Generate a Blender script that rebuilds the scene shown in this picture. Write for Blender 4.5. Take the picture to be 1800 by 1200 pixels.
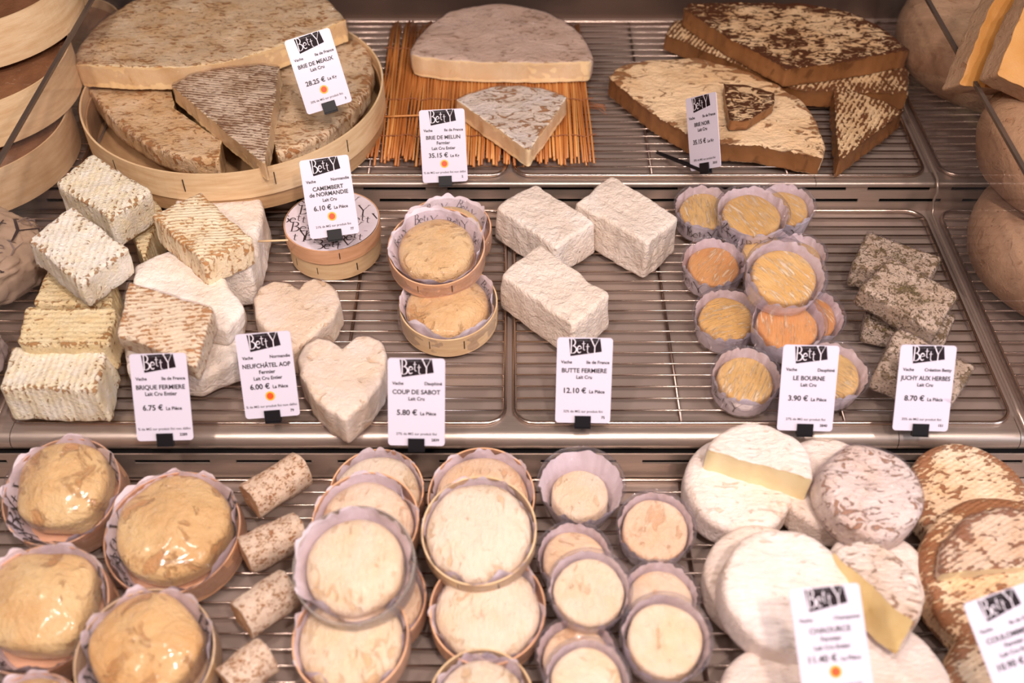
import bpy, bmesh, math, random
from mathutils import Vector, Matrix, noise, Euler
import numpy as np
random.seed(7)
for o in list(bpy.data.objects): bpy.data.objects.remove(o)
S = bpy.context.scene
COL = S.collection
R = math.radians
# ------------------------------------------------------------------ camera, world, lights, exposure
PITCH = R(45.5); CH = 0.88; FPX = 1850.0
cd = bpy.data.cameras.new('camera'); cam = bpy.data.objects.new('camera', cd); COL.objects.link(cam)
cam.location = (0, 0, CH); cam.rotation_euler = (R(90) - PITCH, 0, 0)
cd.sensor_width = 36; cd.lens = 36 * FPX / 1800; cd.clip_start = .02
cd.dof.use_dof = True; cd.dof.focus_distance = 1.27; cd.dof.aperture_fstop = 3.2
S.camera = cam
S.view_settings.view_transform = 'Standard'; S.view_settings.look = 'None'
S.view_settings.gamma = 1; S.view_settings.use_curve_mapping = False
S.view_settings.exposure = 0.15
wd = bpy.data.worlds.new('World'); S.world = wd; wd.use_nodes = True
wd.node_tree.nodes['Background'].inputs[0].default_value = (.66, .47, .42, 1)
wd.node_tree.nodes['Background'].inputs[1].default_value = .22
def area(name, loc, target, size, energy, color, sy=None):
    l = bpy.data.lights.new(name, 'AREA'); l.energy = energy; l.color = color
    l.shape = 'RECTANGLE' if sy else 'DISK'; l.size = size
    if sy: l.size_y = sy
    o = bpy.data.objects.new(name, l); COL.objects.link(o); o.location = loc
    o.rotation_euler = (Vector(target) - Vector(loc)).to_track_quat('-Z', 'Y').to_euler()
    return o
WARM = (1, .835, .765); NEUT = (1, .90, .86); COOL = (.80, .86, 1)
area('ceiling_spot', (.30, -.20, 1.50), (.0, .72, 0), .10, 12, WARM)
area('ceiling_spot', (.85, .10, 1.50), (.1, .80, 0), .08, 6.5, WARM)
area('ceiling_spot', (-.60, -.05, 1.55), (-.2, .80, 0), .10, 7.5, WARM)
area('ceiling_spot', (.05, .18, 1.60), (0, .80, 0), .08, 7, WARM)
for k in range(9):
    area('small_ceiling_lamp', (-.88 + .22 * k, (.42, -.22, .10)[k % 3], 1.42 + .05 * (k % 2)), (-.5 + .125 * k, .80, 0), .045, 1.0, NEUT)
area('case_tube', (.0, .45, 1.45), (0, .80, 0), 1.3, .9, NEUT, .03)
area('window_light', (1.6, -.1, .70), (0, .80, 0), .5, 12, COOL, .9)

# ------------------------------------------------------------------ projection helpers
def ray(px, py):
    x = (px - 900) / FPX; u = -(py - 600) / FPX
    c, s = math.cos(PITCH), math.sin(PITCH)
    return Vector((x, c + u * s, -s + u * c))
def W(px, py, z):
    d = ray(px, py); t = (z - CH) / d.z
    return Vector((0, 0, CH)) + d * t
def depth(p): return p.y * math.cos(PITCH) + (CH - p.z) * math.sin(PITCH)
def frame(px, py, z, tilt=0, az=-90, rz=0):
    T = W(px, py, z)
    ax = Vector((-math.sin(R(az)), math.cos(R(az)), 0))
    Rm = Matrix.Rotation(R(tilt), 3, ax) @ Matrix.Rotation(R(rz), 3, 'Z')
    return T, Rm
def clampz(px, py, z, h, w, tilt):
    T = W(px, py, z); sh = ZB if T.y < .70 else Z0 if T.y < 1.10 else ZT
    r = w / 2 * depth(T) / FPX
    return max(z, sh + h * math.cos(R(tilt)) + r * math.sin(R(tilt)) + .0004)
def base_matrix(T, Rm, h):
    M = Rm.to_4x4(); M.translation = T - Rm @ Vector((0, 0, h)); return M
def px_local(pts, T, Rm):
    n = Rm @ Vector((0, 0, 1)); inv = Rm.transposed(); o = Vector((0, 0, CH)); r = []
    for p in pts:
        d = ray(p[0], p[1]); t = (T - o).dot(n) / d.dot(n)
        q = inv @ (o + d * t - T); r.append((q.x, q.y))
    return r
Z0, ZT, ZB = 0.0, 0.045, -0.055         # wire-rack tops: middle, top, bottom shelf

# ------------------------------------------------------------------ object helpers
def lin(r, g, b):
    f = lambda v: ((v / 255 + .055) / 1.055) ** 2.4 if v > 10 else v / 255 / 12.92
    return (f(r), f(g), f(b), 1)
def thing(name, label, cat, M=None, group=None):
    o = bpy.data.objects.new(name, None); COL.objects.link(o); o.empty_display_size = .01
    if M is not None: o.matrix_world = M
    o['label'] = label; o['category'] = cat
    if group: o['group'] = group
    return o
class VL(list): edge = None
def obj(name, verts, faces, mat, parent=None, smooth=True, M=None, mats=None, midx=None):
    me = bpy.data.meshes.new(name); me.from_pydata([tuple(v) for v in verts], [], faces)
    if mats:
        for m in mats: me.materials.append(m)
        if midx: me.polygons.foreach_set('material_index', midx)
    else: me.materials.append(mat)
    if smooth: me.polygons.foreach_set('use_smooth', [True] * len(me.polygons))
    e = getattr(verts, 'edge', None)
    if e: me.attributes.new('edge', 'FLOAT', 'POINT').data.foreach_set('value', e)
    me.update()
    o = bpy.data.objects.new(name, me); COL.objects.link(o)
    if parent: o.parent = parent
    if M is not None: o.matrix_local = M
    return o
def struct(o): o['kind'] = 'structure'; return o
def box(x0, x1, y0, y1, z0, z1):
    v = [(x, y, z) for x in (x0, x1) for y in (y0, y1) for z in (z0, z1)]
    return v, [(0, 1, 3, 2), (4, 6, 7, 5), (0, 4, 5, 1), (2, 3, 7, 6), (0, 2, 6, 4), (1, 5, 7, 3)]
def join(*parts):
    V, F = [], []
    for v, f in parts:
        b = len(V); V += list(v); F += [tuple(i + b for i in q) for q in f]
    return V, F
def tube(pts, r, n=8, closed=False):
    pts = [Vector(p) for p in pts]; V, F = [], []; m = len(pts)
    up = Vector((0, 0, 1)); 
    for i, p in enumerate(pts):
        a = pts[(i - 1) % m] if (closed or i) else p; b = pts[(i + 1) % m] if (closed or i < m - 1) else p
        d = (b - a).normalized(); s = d.cross(up)
        if s.length < 1e-3: s = Vector((1, 0, 0))
        s.normalize(); t = s.cross(d)
        rr = r[i] if isinstance(r, (list, tuple)) else r
        for k in range(n):
            q = 2 * math.pi * k / n; V.append(p + (s * math.cos(q) + t * math.sin(q)) * rr)
    for i in range(m if closed else m - 1):
        for k in range(n):
            j = (i + 1) % m
            F.append((i * n + k, i * n + (k + 1) % n, j * n + (k + 1) % n, j * n + k))
    if not closed: F += [tuple(range(n))[::-1], tuple(range((m - 1) * n, m * n))]
    return V, F
def lathe(prof, n=72, close=True, fn=None):
    V, F = [], []; m = len(prof)
    for i in range(n):
        a = 2 * math.pi * i / n
        for j, (r, z) in enumerate(prof):
            if fn: r, z = fn(a, j, r, z)
            V.append((r * math.cos(a), r * math.sin(a), z))
    for i in range(n):
        k = (i + 1) % n
        for j in range(m if close else m - 1):
            l = (j + 1) % m
            F.append((i * m + j, k * m + j, k * m + l, i * m + l))
    return V, F
def nz(p, f, s): return noise.noise_vector(Vector(p) * f + Vector((s * 7.3, s * 3.1, s * 5.7)))

def circle(r, n=84, sq=0):
    o = []
    for i in range(n):
        a = 2 * math.pi * i / n
        k = 1 + sq * math.cos(4 * a) if sq else 1
        o.append((r * k * math.cos(a), r * k * math.sin(a)))
    return o, [False] * n
def resample(pts, tags, step=.0035, rc=.004):
    """polygon with segment tags -> round the corners, resample finely"""
    n = len(pts); P = [Vector(p) for p in pts]; O, T = [], []
    for i in range(n):
        a, b, c = P[i - 1], P[i], P[(i + 1) % n]
        la, lc = (a - b).length, (c - b).length; q = min(rc, la * .45, lc * .45)
        p0 = b + (a - b).normalized() * q; p1 = b + (c - b).normalized() * q
        for k in range(4):
            t = k / 4; O.append(p0 * (1 - t) ** 2 + b * 2 * t * (1 - t) + p1 * t * t); T.append(tags[i - 1] if k < 2 else tags[i])
        nx = P[(i + 1) % n]; nn = P[(i + 2) % n]; qn = min(rc, (nx - b).length * .45, (nn - nx).length * .45)
        p2 = nx + (b - nx).normalized() * qn
        L = (p2 - p1).length; m = max(1, int(L / step))
        for k in range(m): O.append(p1.lerp(p2, k / m)); T.append(tags[i])
    return [(p.x, p.y) for p in O], T
def slab(outline, tags, h, bev=.004, lump=.0012, freq=45, seed=1, rings=10, side=6, dome=0, center=None, fine=0, rag=0, flare=0):
    n = len(outline)
    area2 = sum(outline[i - 1][0] * outline[i][1] - outline[i][0] * outline[i - 1][1] for i in range(n))
    if area2 < 0:
        outline = outline[::-1]; tags = tags[::-1]; tags = tags[1:] + tags[:1]
    if center is None:
        cx = cy = A = 0
        for i in range(n):
            x0, y0 = outline[i]; x1, y1 = outline[(i + 1) % n]; w = x0 * y1 - x1 * y0
            A += w; cx += (x0 + x1) * w; cy += (y0 + y1) * w
        c = Vector((cx / (3 * A), cy / (3 * A)))
    else: c = Vector(center)
    cutv = [tags[i] and tags[i - 1] for i in range(n)]
    bevs = [(.0006 if cutv[i] else bev) for i in range(n)]
    for _ in range(3): bevs = [min(bevs[i], max(.0006, (bevs[i - 1] + bevs[(i + 1) % n]) / 2 + (.0 if cutv[i] else .0006))) if not cutv[i] else bevs[i] for i in range(n)]
    rows = [('t', k / rings) for k in range(1, rings)]
    rows += [('b', a) for a in (0, .25, .5, .75, 1)]
    i_side0 = len(rows) - 1
    rows += [('s', k / side) for k in range(1, side)]
    rows += [('l', a) for a in (0, .35, .7, 1)]
    i_side1 = len(rows) - 3
    rows += [('u', .66), ('u', .33)]
    V = [(c.x, c.y, h + dome)]; E = [0.0]
    for kind, q in rows:
        E += [{'t': max(0, (q - .72) * 2.6), 'b': 1.0, 's': max(0, 1 - 6 * q), 'l': .9, 'u': .3}[kind]] * n
        for i in range(n):
            p = Vector(outline[i]); d = p - c; r = max(d.length, 1e-5); b = bevs[i]
            dm = 0
            if kind == 't': s = q * (1 - b / r); z = h; dm = dome * (1 - q ** 2.5)
            elif kind == 'b': a = q * math.pi / 2; s = 1 - b * (1 - math.sin(a)) / r; z = h - b * (1 - math.cos(a))
            elif kind == 's': s = 1; z = (h - b) * (1 - q) + b * q
            elif kind == 'l': a = q * math.pi / 2; s = 1 - b * (1 - math.cos(a)) / r; z = b - b * math.sin(a)
            else: s = q * (1 - b / r); z = 0
            if flare: s *= 1 + flare * (1 - z / h)
            x, y = c.x + d.x * s, c.y + d.y * s
            k = .35 if cutv[i] and kind in 'bsl' else 1
            nv = nz((x, y, z), freq, seed) * lump * k
            if fine: nv += nz((x, y, z), freq * 4.3, seed + 3) * fine * k
            if kind in 'lu': nv.z *= .2
            z2 = z + dm + nv.z
            if rag and cutv[i] and (kind in 'bl' or (kind == 's' and q > .8)):
                if kind == 'b': z2 += rag * noise.noise(Vector((x, y, 0)) * 260 + Vector((seed, 0, 0)))
                elif kind == 's': z2 += rag * .6 * noise.noise(Vector((x, y, 7)) * 200)
                e = rag * (1.0 * noise.noise(Vector((x, y, 5 if kind == 'b' else 9)) * 220) + .45); x += d.x / r * e; y += d.y / r * e
            V.append((x + nv.x, y + nv.y, z2))
    V.append((c.x, c.y, 0)); E.append(0.0)
    rind, paste = [], []
    for i in range(n): rind.append((0, 1 + i, 1 + (i + 1) % n))
    for k in range(len(rows) - 1):
        for i in range(n):
            j = (i + 1) % n; a = 1 + k * n; b = a + n
            f = (a + i, b + i, b + j, a + j)
            (paste if (tags[i] and i_side0 <= k < i_side1 - (1 if rag else 0)) else rind).append(f)
    b = 1 + (len(rows) - 1) * n; L = len(V) - 1
    for i in range(n): rind.append((b + i, L, b + (i + 1) % n))
    def sub(F):
        ids = sorted({i for f in F for i in f}); m = {v: k for k, v in enumerate(ids)}
        vl = VL(V[i] for i in ids); vl.edge = [E[i] for i in ids]
        return vl, [tuple(m[i] for i in f) for f in F]
    return sub(rind), (sub(paste) if paste else None)

# ------------------------------------------------------------------ materials
MATS = {}
def nodes(name):
    m = bpy.data.materials.new(name); m.use_nodes = True; nt = m.node_tree
    return m, nt, nt.nodes['Principled BSDF'], nt.nodes, nt.links
def simple(name, col, rough=.5, metal=0, spec=.5, coat=0, bump=0, bscale=200, var=None, vscale=30, sss=0, stretch=(1, 1, 1), alpha=None):
    m, nt, B, N, L = nodes(name)
    B.inputs['Base Color'].default_value = col; B.inputs['Roughness'].default_value = rough
    B.inputs['Metallic'].default_value = metal; B.inputs['Specular IOR Level'].default_value = spec
    B.inputs['Coat Weight'].default_value = coat; B.inputs['Coat Roughness'].default_value = .12
    if sss: B.inputs['Subsurface Weight'].default_value = sss; B.inputs['Subsurface Radius'].default_value = (.006, .003, .0015); B.inputs['Subsurface Scale'].default_value = 1
    tc = N.new('ShaderNodeTexCoord'); mp = N.new('ShaderNodeMapping'); L.new(tc.outputs['Object'], mp.inputs[0]); mp.inputs['Scale'].default_value = stretch
    if var:
        n = N.new('ShaderNodeTexNoise'); n.inputs['Scale'].default_value = vscale; n.inputs['Detail'].default_value = 6; L.new(mp.outputs[0], n.inputs[0])
        r = N.new('ShaderNodeValToRGB'); r.color_ramp.elements[0].position = .35; r.color_ramp.elements[1].position = .68
        r.color_ramp.elements[0].color = col; r.color_ramp.elements[1].color = var
        L.new(n.outputs[0], r.inputs[0]); L.new(r.outputs[0], B.inputs['Base Color'])
    if bump:
        n = N.new('ShaderNodeTexNoise'); n.inputs['Scale'].default_value = bscale; n.inputs['Detail'].default_value = 4; L.new(mp.outputs[0], n.inputs[0])
        b = N.new('ShaderNodeBump'); b.inputs['Strength'].default_value = bump; b.inputs['Distance'].default_value = .002
        L.new(n.outputs[0], b.inputs['Height']); L.new(b.outputs[0], B.inputs['Normal'])
    return m
def rind(name, base, base2, spot, scale=60, stretch=(1, 1, 1), thr=.58, soft=.06, spot_amt=1, ridge=0, ridge_scale=60, ridge_rot=0, rough=.6, coat=0, bump=.6, dist=.0015, distort=1.0, fine=420, rot=0, flecks=None, sss=.10, edge=.06, clump=.16, relief=1.0, rrel=.6):
    m, nt, B, N, L = nodes(name)
    B.inputs['Roughness'].default_value = rough; B.inputs['Coat Weight'].default_value = coat; B.inputs['Coat Roughness'].default_value = .1
    B.inputs['Specular IOR Level'].default_value = .35
    B.inputs['Subsurface Weight'].default_value = sss; B.inputs['Subsurface Radius'].default_value = (.006, .003, .0015); B.inputs['Subsurface Scale'].default_value = 1
    tc = N.new('ShaderNodeTexCoord'); oi = N.new('ShaderNodeObjectInfo')
    mu = N.new('ShaderNodeMath'); mu.operation = 'MULTIPLY'; mu.inputs[1].default_value = 9.0; L.new(oi.outputs['Random'], mu.inputs[0])
    va = N.new('ShaderNodeVectorMath'); va.operation = 'ADD'; L.new(tc.outputs['Object'], va.inputs[0]); L.new(mu.outputs[0], va.inputs[1])
    mp = N.new('ShaderNodeMapping'); mp.vector_type = 'POINT'; mp.inputs['Rotation'].default_value = (0, 0, R(rot)); mp.inputs['Scale'].default_value = stretch; L.new(va.outputs[0], mp.inputs[0])
    def noi(sc, det, di, src):
        n = N.new('ShaderNodeTexNoise'); n.inputs['Scale'].default_value = sc; n.inputs['Detail'].default_value = det; n.inputs['Distortion'].default_value = di; n.inputs['Roughness'].default_value = .6
        L.new(src, n.inputs[0]); return n.outputs[0]
    def math_(op, a, b):
        n = N.new('ShaderNodeMath'); n.operation = op
        for k, v in enumerate((a, b)):
            if isinstance(v, (int, float)): n.inputs[k].default_value = v
            else: L.new(v, n.inputs[k])
        return n.outputs[0]
    n1 = noi(scale, 7, distort, mp.outputs[0]); n2 = noi(scale * .35, 4, .5, va.outputs[0]); n3 = noi(fine, 4, 0, va.outputs[0])
    n4 = noi(scale * 2.6, 5, .8, mp.outputs[0])
    src = math_('ADD', n1, math_('MULTIPLY', math_('SUBTRACT', n2, .5), clump))
    ea = N.new('ShaderNodeAttribute'); ea.attribute_name = 'edge'; src = math_('ADD', src, math_('MULTIPLY', ea.outputs['Fac'], edge))
    if ridge:
        mr = N.new('ShaderNodeMapping'); mr.inputs['Rotation'].default_value = (0, 0, R(ridge_rot)); L.new(tc.outputs['Object'], mr.inputs[0])
        w = N.new('ShaderNodeTexWave'); w.bands_direction = 'X'; w.inputs['Scale'].default_value = ridge_scale / 6.283; w.inputs['Distortion'].default_value = 1.2; w.inputs['Detail'].default_value = 3; w.inputs['Detail Scale'].default_value = 2
        w.inputs['Scale'].default_value = ridge_scale * .1
        L.new(mr.outputs[0], w.inputs[0])
        src = math_('ADD', src, math_('MULTIPLY', math_('SUBTRACT', w.outputs['Fac'], .5), ridge))
    mr2 = N.new('ShaderNodeMapRange'); mr2.interpolation_type = 'SMOOTHSTEP'
    mr2.inputs['From Min'].default_value = thr; mr2.inputs['From Max'].default_value = thr + soft; L.new(src, mr2.inputs['Value'])
    mask = mr2.outputs[0]
    r = N.new('ShaderNodeMapRange'); r.inputs['From Min'].default_value = .35; r.inputs['From Max'].default_value = .65; L.new(n2, r.inputs['Value'])
    mx = N.new('ShaderNodeMix'); mx.data_type = 'RGBA'; mx.inputs[6].default_value = base; mx.inputs[7].default_value = base2; rv = N.new('ShaderNodeMath'); rv.operation = 'MULTIPLY_ADD'; rv.use_clamp = True; L.new(oi.outputs['Random'], rv.inputs[0]); rv.inputs[1].default_value = .7; L.new(math_('SUBTRACT', r.outputs[0], .35), rv.inputs[2]); L.new(rv.outputs[0], mx.inputs[0])
    m2 = N.new('ShaderNodeMix'); m2.data_type = 'RGBA'; L.new(mx.outputs[2], m2.inputs[6]); m2.inputs[7].default_value = spot
    L.new(math_('MULTIPLY', mask, spot_amt), m2.inputs[0])
    col = m2.outputs[2]
    if flecks:
        vo = N.new('ShaderNodeTexNoise'); vo.inputs['Scale'].default_value = flecks[1]; vo.inputs['Detail'].default_value = 3; L.new(mp.outputs[0], vo.inputs[0])
        q = N.new('ShaderNodeMapRange'); q.inputs['From Min'].default_value = flecks[2]; q.inputs['From Max'].default_value = flecks[2] + .03; L.new(vo.outputs[0], q.inputs['Value'])
        m3 = N.new('ShaderNodeMix'); m3.data_type = 'RGBA'; L.new(col, m3.inputs[6]); m3.inputs[7].default_value = flecks[0]; L.new(q.outputs[0], m3.inputs[0]); col = m3.outputs[2]
    L.new(col, B.inputs['Base Color'])
    if ridge: n4 = math_('ADD', n4, math_('MULTIPLY', w.outputs['Fac'], rrel))
    hgt = math_('ADD', math_('MULTIPLY', mask, -.28), math_('ADD', math_('MULTIPLY', n4, .42 * relief), math_('ADD', math_('MULTIPLY', n3, .10), math_('MULTIPLY', src, .55))))
    b = N.new('ShaderNodeBump'); b.inputs['Strength'].default_value = bump; b.inputs['Distance'].default_value = dist * 1.5
    L.new(hgt, b.inputs['Height']); L.new(b.outputs[0], B.inputs['Normal'])
    return m
def clear(name, col=(.97, .95, .97, 1), base=.04, edge=.55, rough=.08, bump=.5, bscale=60, haze=.04, stretch=(1, 1, 1), dist=.003, hz=(.9, .86, .9, 1)):
    m = bpy.data.materials.new(name); m.use_nodes = True; nt = m.node_tree; N, L = nt.nodes, nt.links
    N.remove(N['Principled BSDF']); out = N['Material Output']
    t = N.new('ShaderNodeBsdfTransparent'); t.inputs[0].default_value = col
    g = N.new('ShaderNodeBsdfGlossy'); g.inputs['Roughness'].default_value = rough
    d = N.new('ShaderNodeBsdfDiffuse'); d.inputs[0].default_value = hz
    lw = N.new('ShaderNodeLayerWeight'); lw.inputs[0].default_value = .35
    mr = N.new('ShaderNodeMapRange'); mr.inputs['To Min'].default_value = base; mr.inputs['To Max'].default_value = edge; L.new(lw.outputs['Facing'], mr.inputs['Value'])
    m1 = N.new('ShaderNodeMixShader'); m1.inputs[0].default_value = haze; L.new(t.outputs[0], m1.inputs[1]); L.new(d.outputs[0], m1.inputs[2])
    m2 = N.new('ShaderNodeMixShader'); L.new(mr.outputs[0], m2.inputs[0]); L.new(m1.outputs[0], m2.inputs[1]); L.new(g.outputs[0], m2.inputs[2])
    L.new(m2.outputs[0], out.inputs[0])
    if bump:
        tc = N.new('ShaderNodeTexCoord'); mp = N.new('ShaderNodeMapping'); mp.inputs['Scale'].default_value = stretch; L.new(tc.outputs['Object'], mp.inputs[0])
        n = N.new('ShaderNodeTexNoise'); n.inputs['Scale'].default_value = bscale; n.inputs['Detail'].default_value = 5; n.inputs['Distortion'].default_value = 1.5; L.new(mp.outputs[0], n.inputs[0])
        b = N.new('ShaderNodeBump'); b.inputs['Strength'].default_value = bump; b.inputs['Distance'].default_value = dist; L.new(n.outputs[0], b.inputs['Height'])
        L.new(b.outputs[0], g.inputs['Normal'])
    return m

M = MATS
M['steel'] = simple('brushed_steel', lin(190, 174, 162), .36, .78, bump=.06, bscale=90, stretch=(.6, 14, 14), var=lin(180, 163, 152), vscale=40)
M['steel_dark'] = simple('shaded_back_steel', lin(112, 94, 84), .45, .8, bump=.05, bscale=60)  # darker copy of the steel; shade at the back put into the colour
M['deck'] = simple('satin_steel_deck', lin(176, 158, 148), .42, .5, bump=.04, bscale=50, var=lin(164, 147, 138), vscale=12)
M['wire'] = simple('chromed_wire', lin(196, 178, 166), .22, 1)
M['wire_dark'] = simple('chromed_crossbar', lin(150, 130, 120), .3, 1)
M['black'] = simple('black_plastic', (.008, .007, .009, 1), .4, spec=.3)
M['void'] = simple('cavity_shade', (.008, .006, .006, 1), .9)  # near-black colour stands in for shade inside and behind the case
M['card'] = simple('label_card', lin(212, 205, 220), .32, coat=.25)
M['ink'] = simple('black_ink', (.012, .010, .014, 1), .5)
M['greyink'] = simple('grey_ink', (.09, .08, .09, 1), .5)
M['panel'] = simple('logo_panel_ink', lin(30, 18, 24), .6, spec=.2)
M['white'] = simple('white_ink', lin(228, 220, 230), .5)
M['seal_y'] = simple('seal_yellow', lin(238, 178, 60), .5)
M['seal_r'] = simple('seal_red', lin(222, 78, 32), .5)
M['veneer'] = simple('birch_veneer', lin(226, 196, 154), .5, bump=.15, bscale=120, var=lin(210, 174, 130), vscale=26, stretch=(1, 1, 7))
M['veneer_pink'] = simple('poplar_veneer', lin(226, 176, 138), .5, bump=.15, bscale=120, var=lin(208, 156, 116), vscale=26, stretch=(1, 1, 7))
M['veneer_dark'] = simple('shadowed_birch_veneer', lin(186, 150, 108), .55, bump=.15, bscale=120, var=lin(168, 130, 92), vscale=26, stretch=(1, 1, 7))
M['staple'] = simple('staple_wire', (.06, .05, .05, 1), .4, .8)
M['straw'] = simple('rye_straw', lin(200, 128, 66), .45, var=lin(160, 92, 42), vscale=60, stretch=(1, .15, 1), bump=.3, bscale=300, spec=.4)
M['straw2'] = simple('pale_rye_straw', lin(216, 156, 90), .42, var=lin(190, 118, 58), vscale=60, stretch=(1, .15, 1), bump=.3, bscale=300)
M['string'] = simple('jute_string', lin(150, 92, 56), .8, bump=.5, bscale=900)
M['paper'] = simple('waxed_paper', lin(236, 224, 232), .5, bump=.6, bscale=70, var=lin(224, 210, 220), vscale=20, sss=.0)
M['paper_brown'] = simple('printed_wrap_paper', lin(204, 178, 152), .7, bump=.6, bscale=50, var=lin(166, 146, 130), vscale=14)
M['paper_white'] = simple('white_wrap_paper', lin(205, 192, 190), .6, bump=.8, bscale=50, var=lin(190, 176, 176), vscale=14)
M['print'] = simple('dark_print', lin(62, 46, 48), .6)
M['print_grey'] = simple('grey_print', lin(150, 134, 128), .6)
M['film'] = clear('cling_film', bump=1, bscale=100, haze=.010, base=.09, edge=.5, rough=.13, dist=.010, stretch=(1, 2.6, 1))
M['film_tight'] = clear('tight_cling_film', bump=1, bscale=95, haze=.003, base=.055, edge=.30, rough=.10, dist=.008, stretch=(2.8, 1, 1))
M['cup'] = clear('clear_cup_plastic', col=(.99, .985, .995, 1), bump=.1, bscale=25, haze=.035, base=.03, edge=.5, rough=.05, hz=(.75, .70, .8, 1))
M['cup_rim'] = clear('milky_plastic_rim', col=(.93, .90, .86, 1), bump=.1, bscale=20, haze=.22, base=.05, edge=.5, rough=.08, hz=(.85, .78, .72, 1))
M['acrylic'] = clear('clear_acrylic', bump=0, haze=.015, base=.012, edge=.10, rough=.02, col=(.95, .93, .92, 1))
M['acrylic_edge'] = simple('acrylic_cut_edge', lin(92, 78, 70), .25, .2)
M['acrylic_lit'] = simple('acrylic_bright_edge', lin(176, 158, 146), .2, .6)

M['meaux'] = rind('brie_rind', lin(246, 222, 182), lin(230, 192, 138), lin(176, 114, 54), 72, (1, 2.4, 1), .565, .06, .85, rough=.5, bump=1, dist=.003, distort=1.2, clump=.3)
M['meaux_wedge'] = rind('brie_rind_ribbed', lin(238, 216, 186), lin(216, 186, 150), lin(132, 88, 52), 80, (1.0, 2.2, 1), .525, .06, .9, ridge=.18, ridge_scale=640, rrel=.3, ridge_rot=100, rough=.5, bump=1, dist=.003, clump=.4)
M['melun'] = rind('brie_rind_pinkish', lin(236, 208, 186), lin(220, 188, 162), lin(170, 124, 86), 60, (1, 2.2, 1), .575, .10, .7, edge=.02, rough=.42, bump=1, dist=.004, clump=.25)
M['melun_q'] = rind('brie_rind_crackled', lin(253, 240, 226), lin(248, 228, 202), lin(178, 122, 68), 52, (1, 1.6, 1), .555, .04, .9, edge=.02, rough=.4, bump=1, dist=.005, distort=2.2, clump=.3)
M['noir_dark'] = rind('aged_rind_dark', lin(232, 196, 152), lin(204, 158, 110), lin(84, 44, 18), 62, (1, 2.0, 1), .495, .06, 1, rough=.6, bump=1, dist=.004, distort=1.4, clump=.5, edge=.12)
M['noir_light'] = rind('aged_rind_light', lin(240, 206, 164), lin(226, 184, 136), lin(132, 78, 36), 40, (1, 1.7, 1), .60, .07, .85, rough=.6, bump=1, dist=.005, clump=.3, edge=.14)
M['noir_rib'] = rind('aged_rind_ribbed', lin(232, 198, 154), lin(212, 172, 126), lin(104, 58, 26), 70, (1.8, 1, 1), .53, .06, .95, ridge=.16, ridge_scale=500, rrel=.25, ridge_rot=30, rough=.6, bump=1, dist=.004, clump=.4, edge=.12)
M['paste_meaux'] = rind('ivory_paste', lin(236, 206, 158), lin(222, 184, 130), lin(196, 144, 80), 60, (1, 1, .4), .60, .1, .6, rough=.3, bump=.35, sss=.15, coat=.3, edge=0)
M['paste_melun'] = rind('cream_paste', lin(246, 222, 180), lin(238, 206, 156), lin(210, 166, 104), 60, (1, 1, .4), .62, .1, .5, rough=.32, bump=.35, sss=.15, coat=.2, edge=0)
M['paste_noir'] = rind('caramel_paste', lin(144, 98, 60), lin(122, 80, 46), lin(92, 58, 32), 40, (1, 1, .6), .56, .1, .7, rough=.35, bump=.4, sss=.08, edge=.10)
M['paste_pale'] = rind('pale_paste', lin(250, 234, 188), lin(244, 224, 172), lin(232, 196, 120), 60, thr=.66, soft=.1, spot_amt=.4, rough=.4, bump=.3, sss=.15, edge=.16)
M['paste_gold'] = rind('golden_paste', lin(238, 214, 158), lin(226, 196, 132), lin(204, 162, 94), 50, thr=.62, soft=.1, spot_amt=.5, rough=.35, bump=.3, sss=.15, edge=.10)
M['paste_tomme'] = rind('tomme_paste', lin(190, 138, 76), lin(178, 124, 62), lin(150, 98, 44), 60, thr=.72, spot_amt=.5, rough=.4, bump=.3, edge=.08)
M['brique'] = rind('ribbed_white_rind', lin(246, 238, 224), lin(242, 226, 192), lin(162, 108, 54), 150, (1, 1.2, 1), .65, .05, .85, ridge=.11, ridge_scale=460, rrel=.28, ridge_rot=0, rough=.55, bump=1, dist=.003, edge=.13, clump=.25)
M['brique_y'] = rind('ribbed_yellowish_rind', lin(242, 224, 184), lin(234, 208, 158), lin(164, 110, 56), 150, (1, 1.2, 1), .64, .05, .85, ridge=.10, ridge_scale=460, rrel=.28, ridge_rot=90, rough=.55, bump=1, dist=.003, edge=.11, clump=.3)
M['brique_b'] = rind('browned_ribbed_rind', lin(244, 226, 194), lin(236, 208, 166), lin(184, 122, 60), 110, (1.2, 2.0, 1), .57, .07, .85, ridge=.13, ridge_scale=640, rrel=.4, ridge_rot=80, rough=.4, bump=1, dist=.002, clump=.45, edge=.08)
M['white_rind'] = rind('bloomy_white_rind', lin(244, 234, 226), lin(238, 222, 206), lin(214, 176, 134), 48, thr=.68, soft=.1, spot_amt=.5, rough=.65, bump=1, dist=.004)
M['butte'] = rind('bloomy_grey_white_rind', lin(240, 228, 218), lin(232, 214, 198), lin(196, 150, 100), 44, thr=.72, soft=.05, spot_amt=.6, rough=.7, bump=1, dist=.006, clump=.2)
M['heart'] = rind('cream_white_rind', lin(247, 234, 218), lin(240, 218, 188), lin(222, 176, 122), 50, thr=.60, soft=.14, spot_amt=.5, rough=.5, bump=1, dist=.003, clump=.35)
M['round_white'] = rind('smooth_bloomy_rind', lin(242, 226, 218), lin(236, 216, 202), lin(226, 190, 150), 44, (1, 2.5, 1), thr=.62, soft=.15, spot_amt=.4, rough=.7, bump=1, dist=.0035, ridge=.05, ridge_scale=300, rrel=.14, clump=.3)
M['mottled'] = rind('mottled_rind', lin(246, 228, 216), lin(232, 202, 178), lin(166, 110, 68), 50, (1, 1.9, 1), .575, .07, .8, rough=.55, bump=1, dist=.005, distort=1.8, clump=.2)
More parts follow.
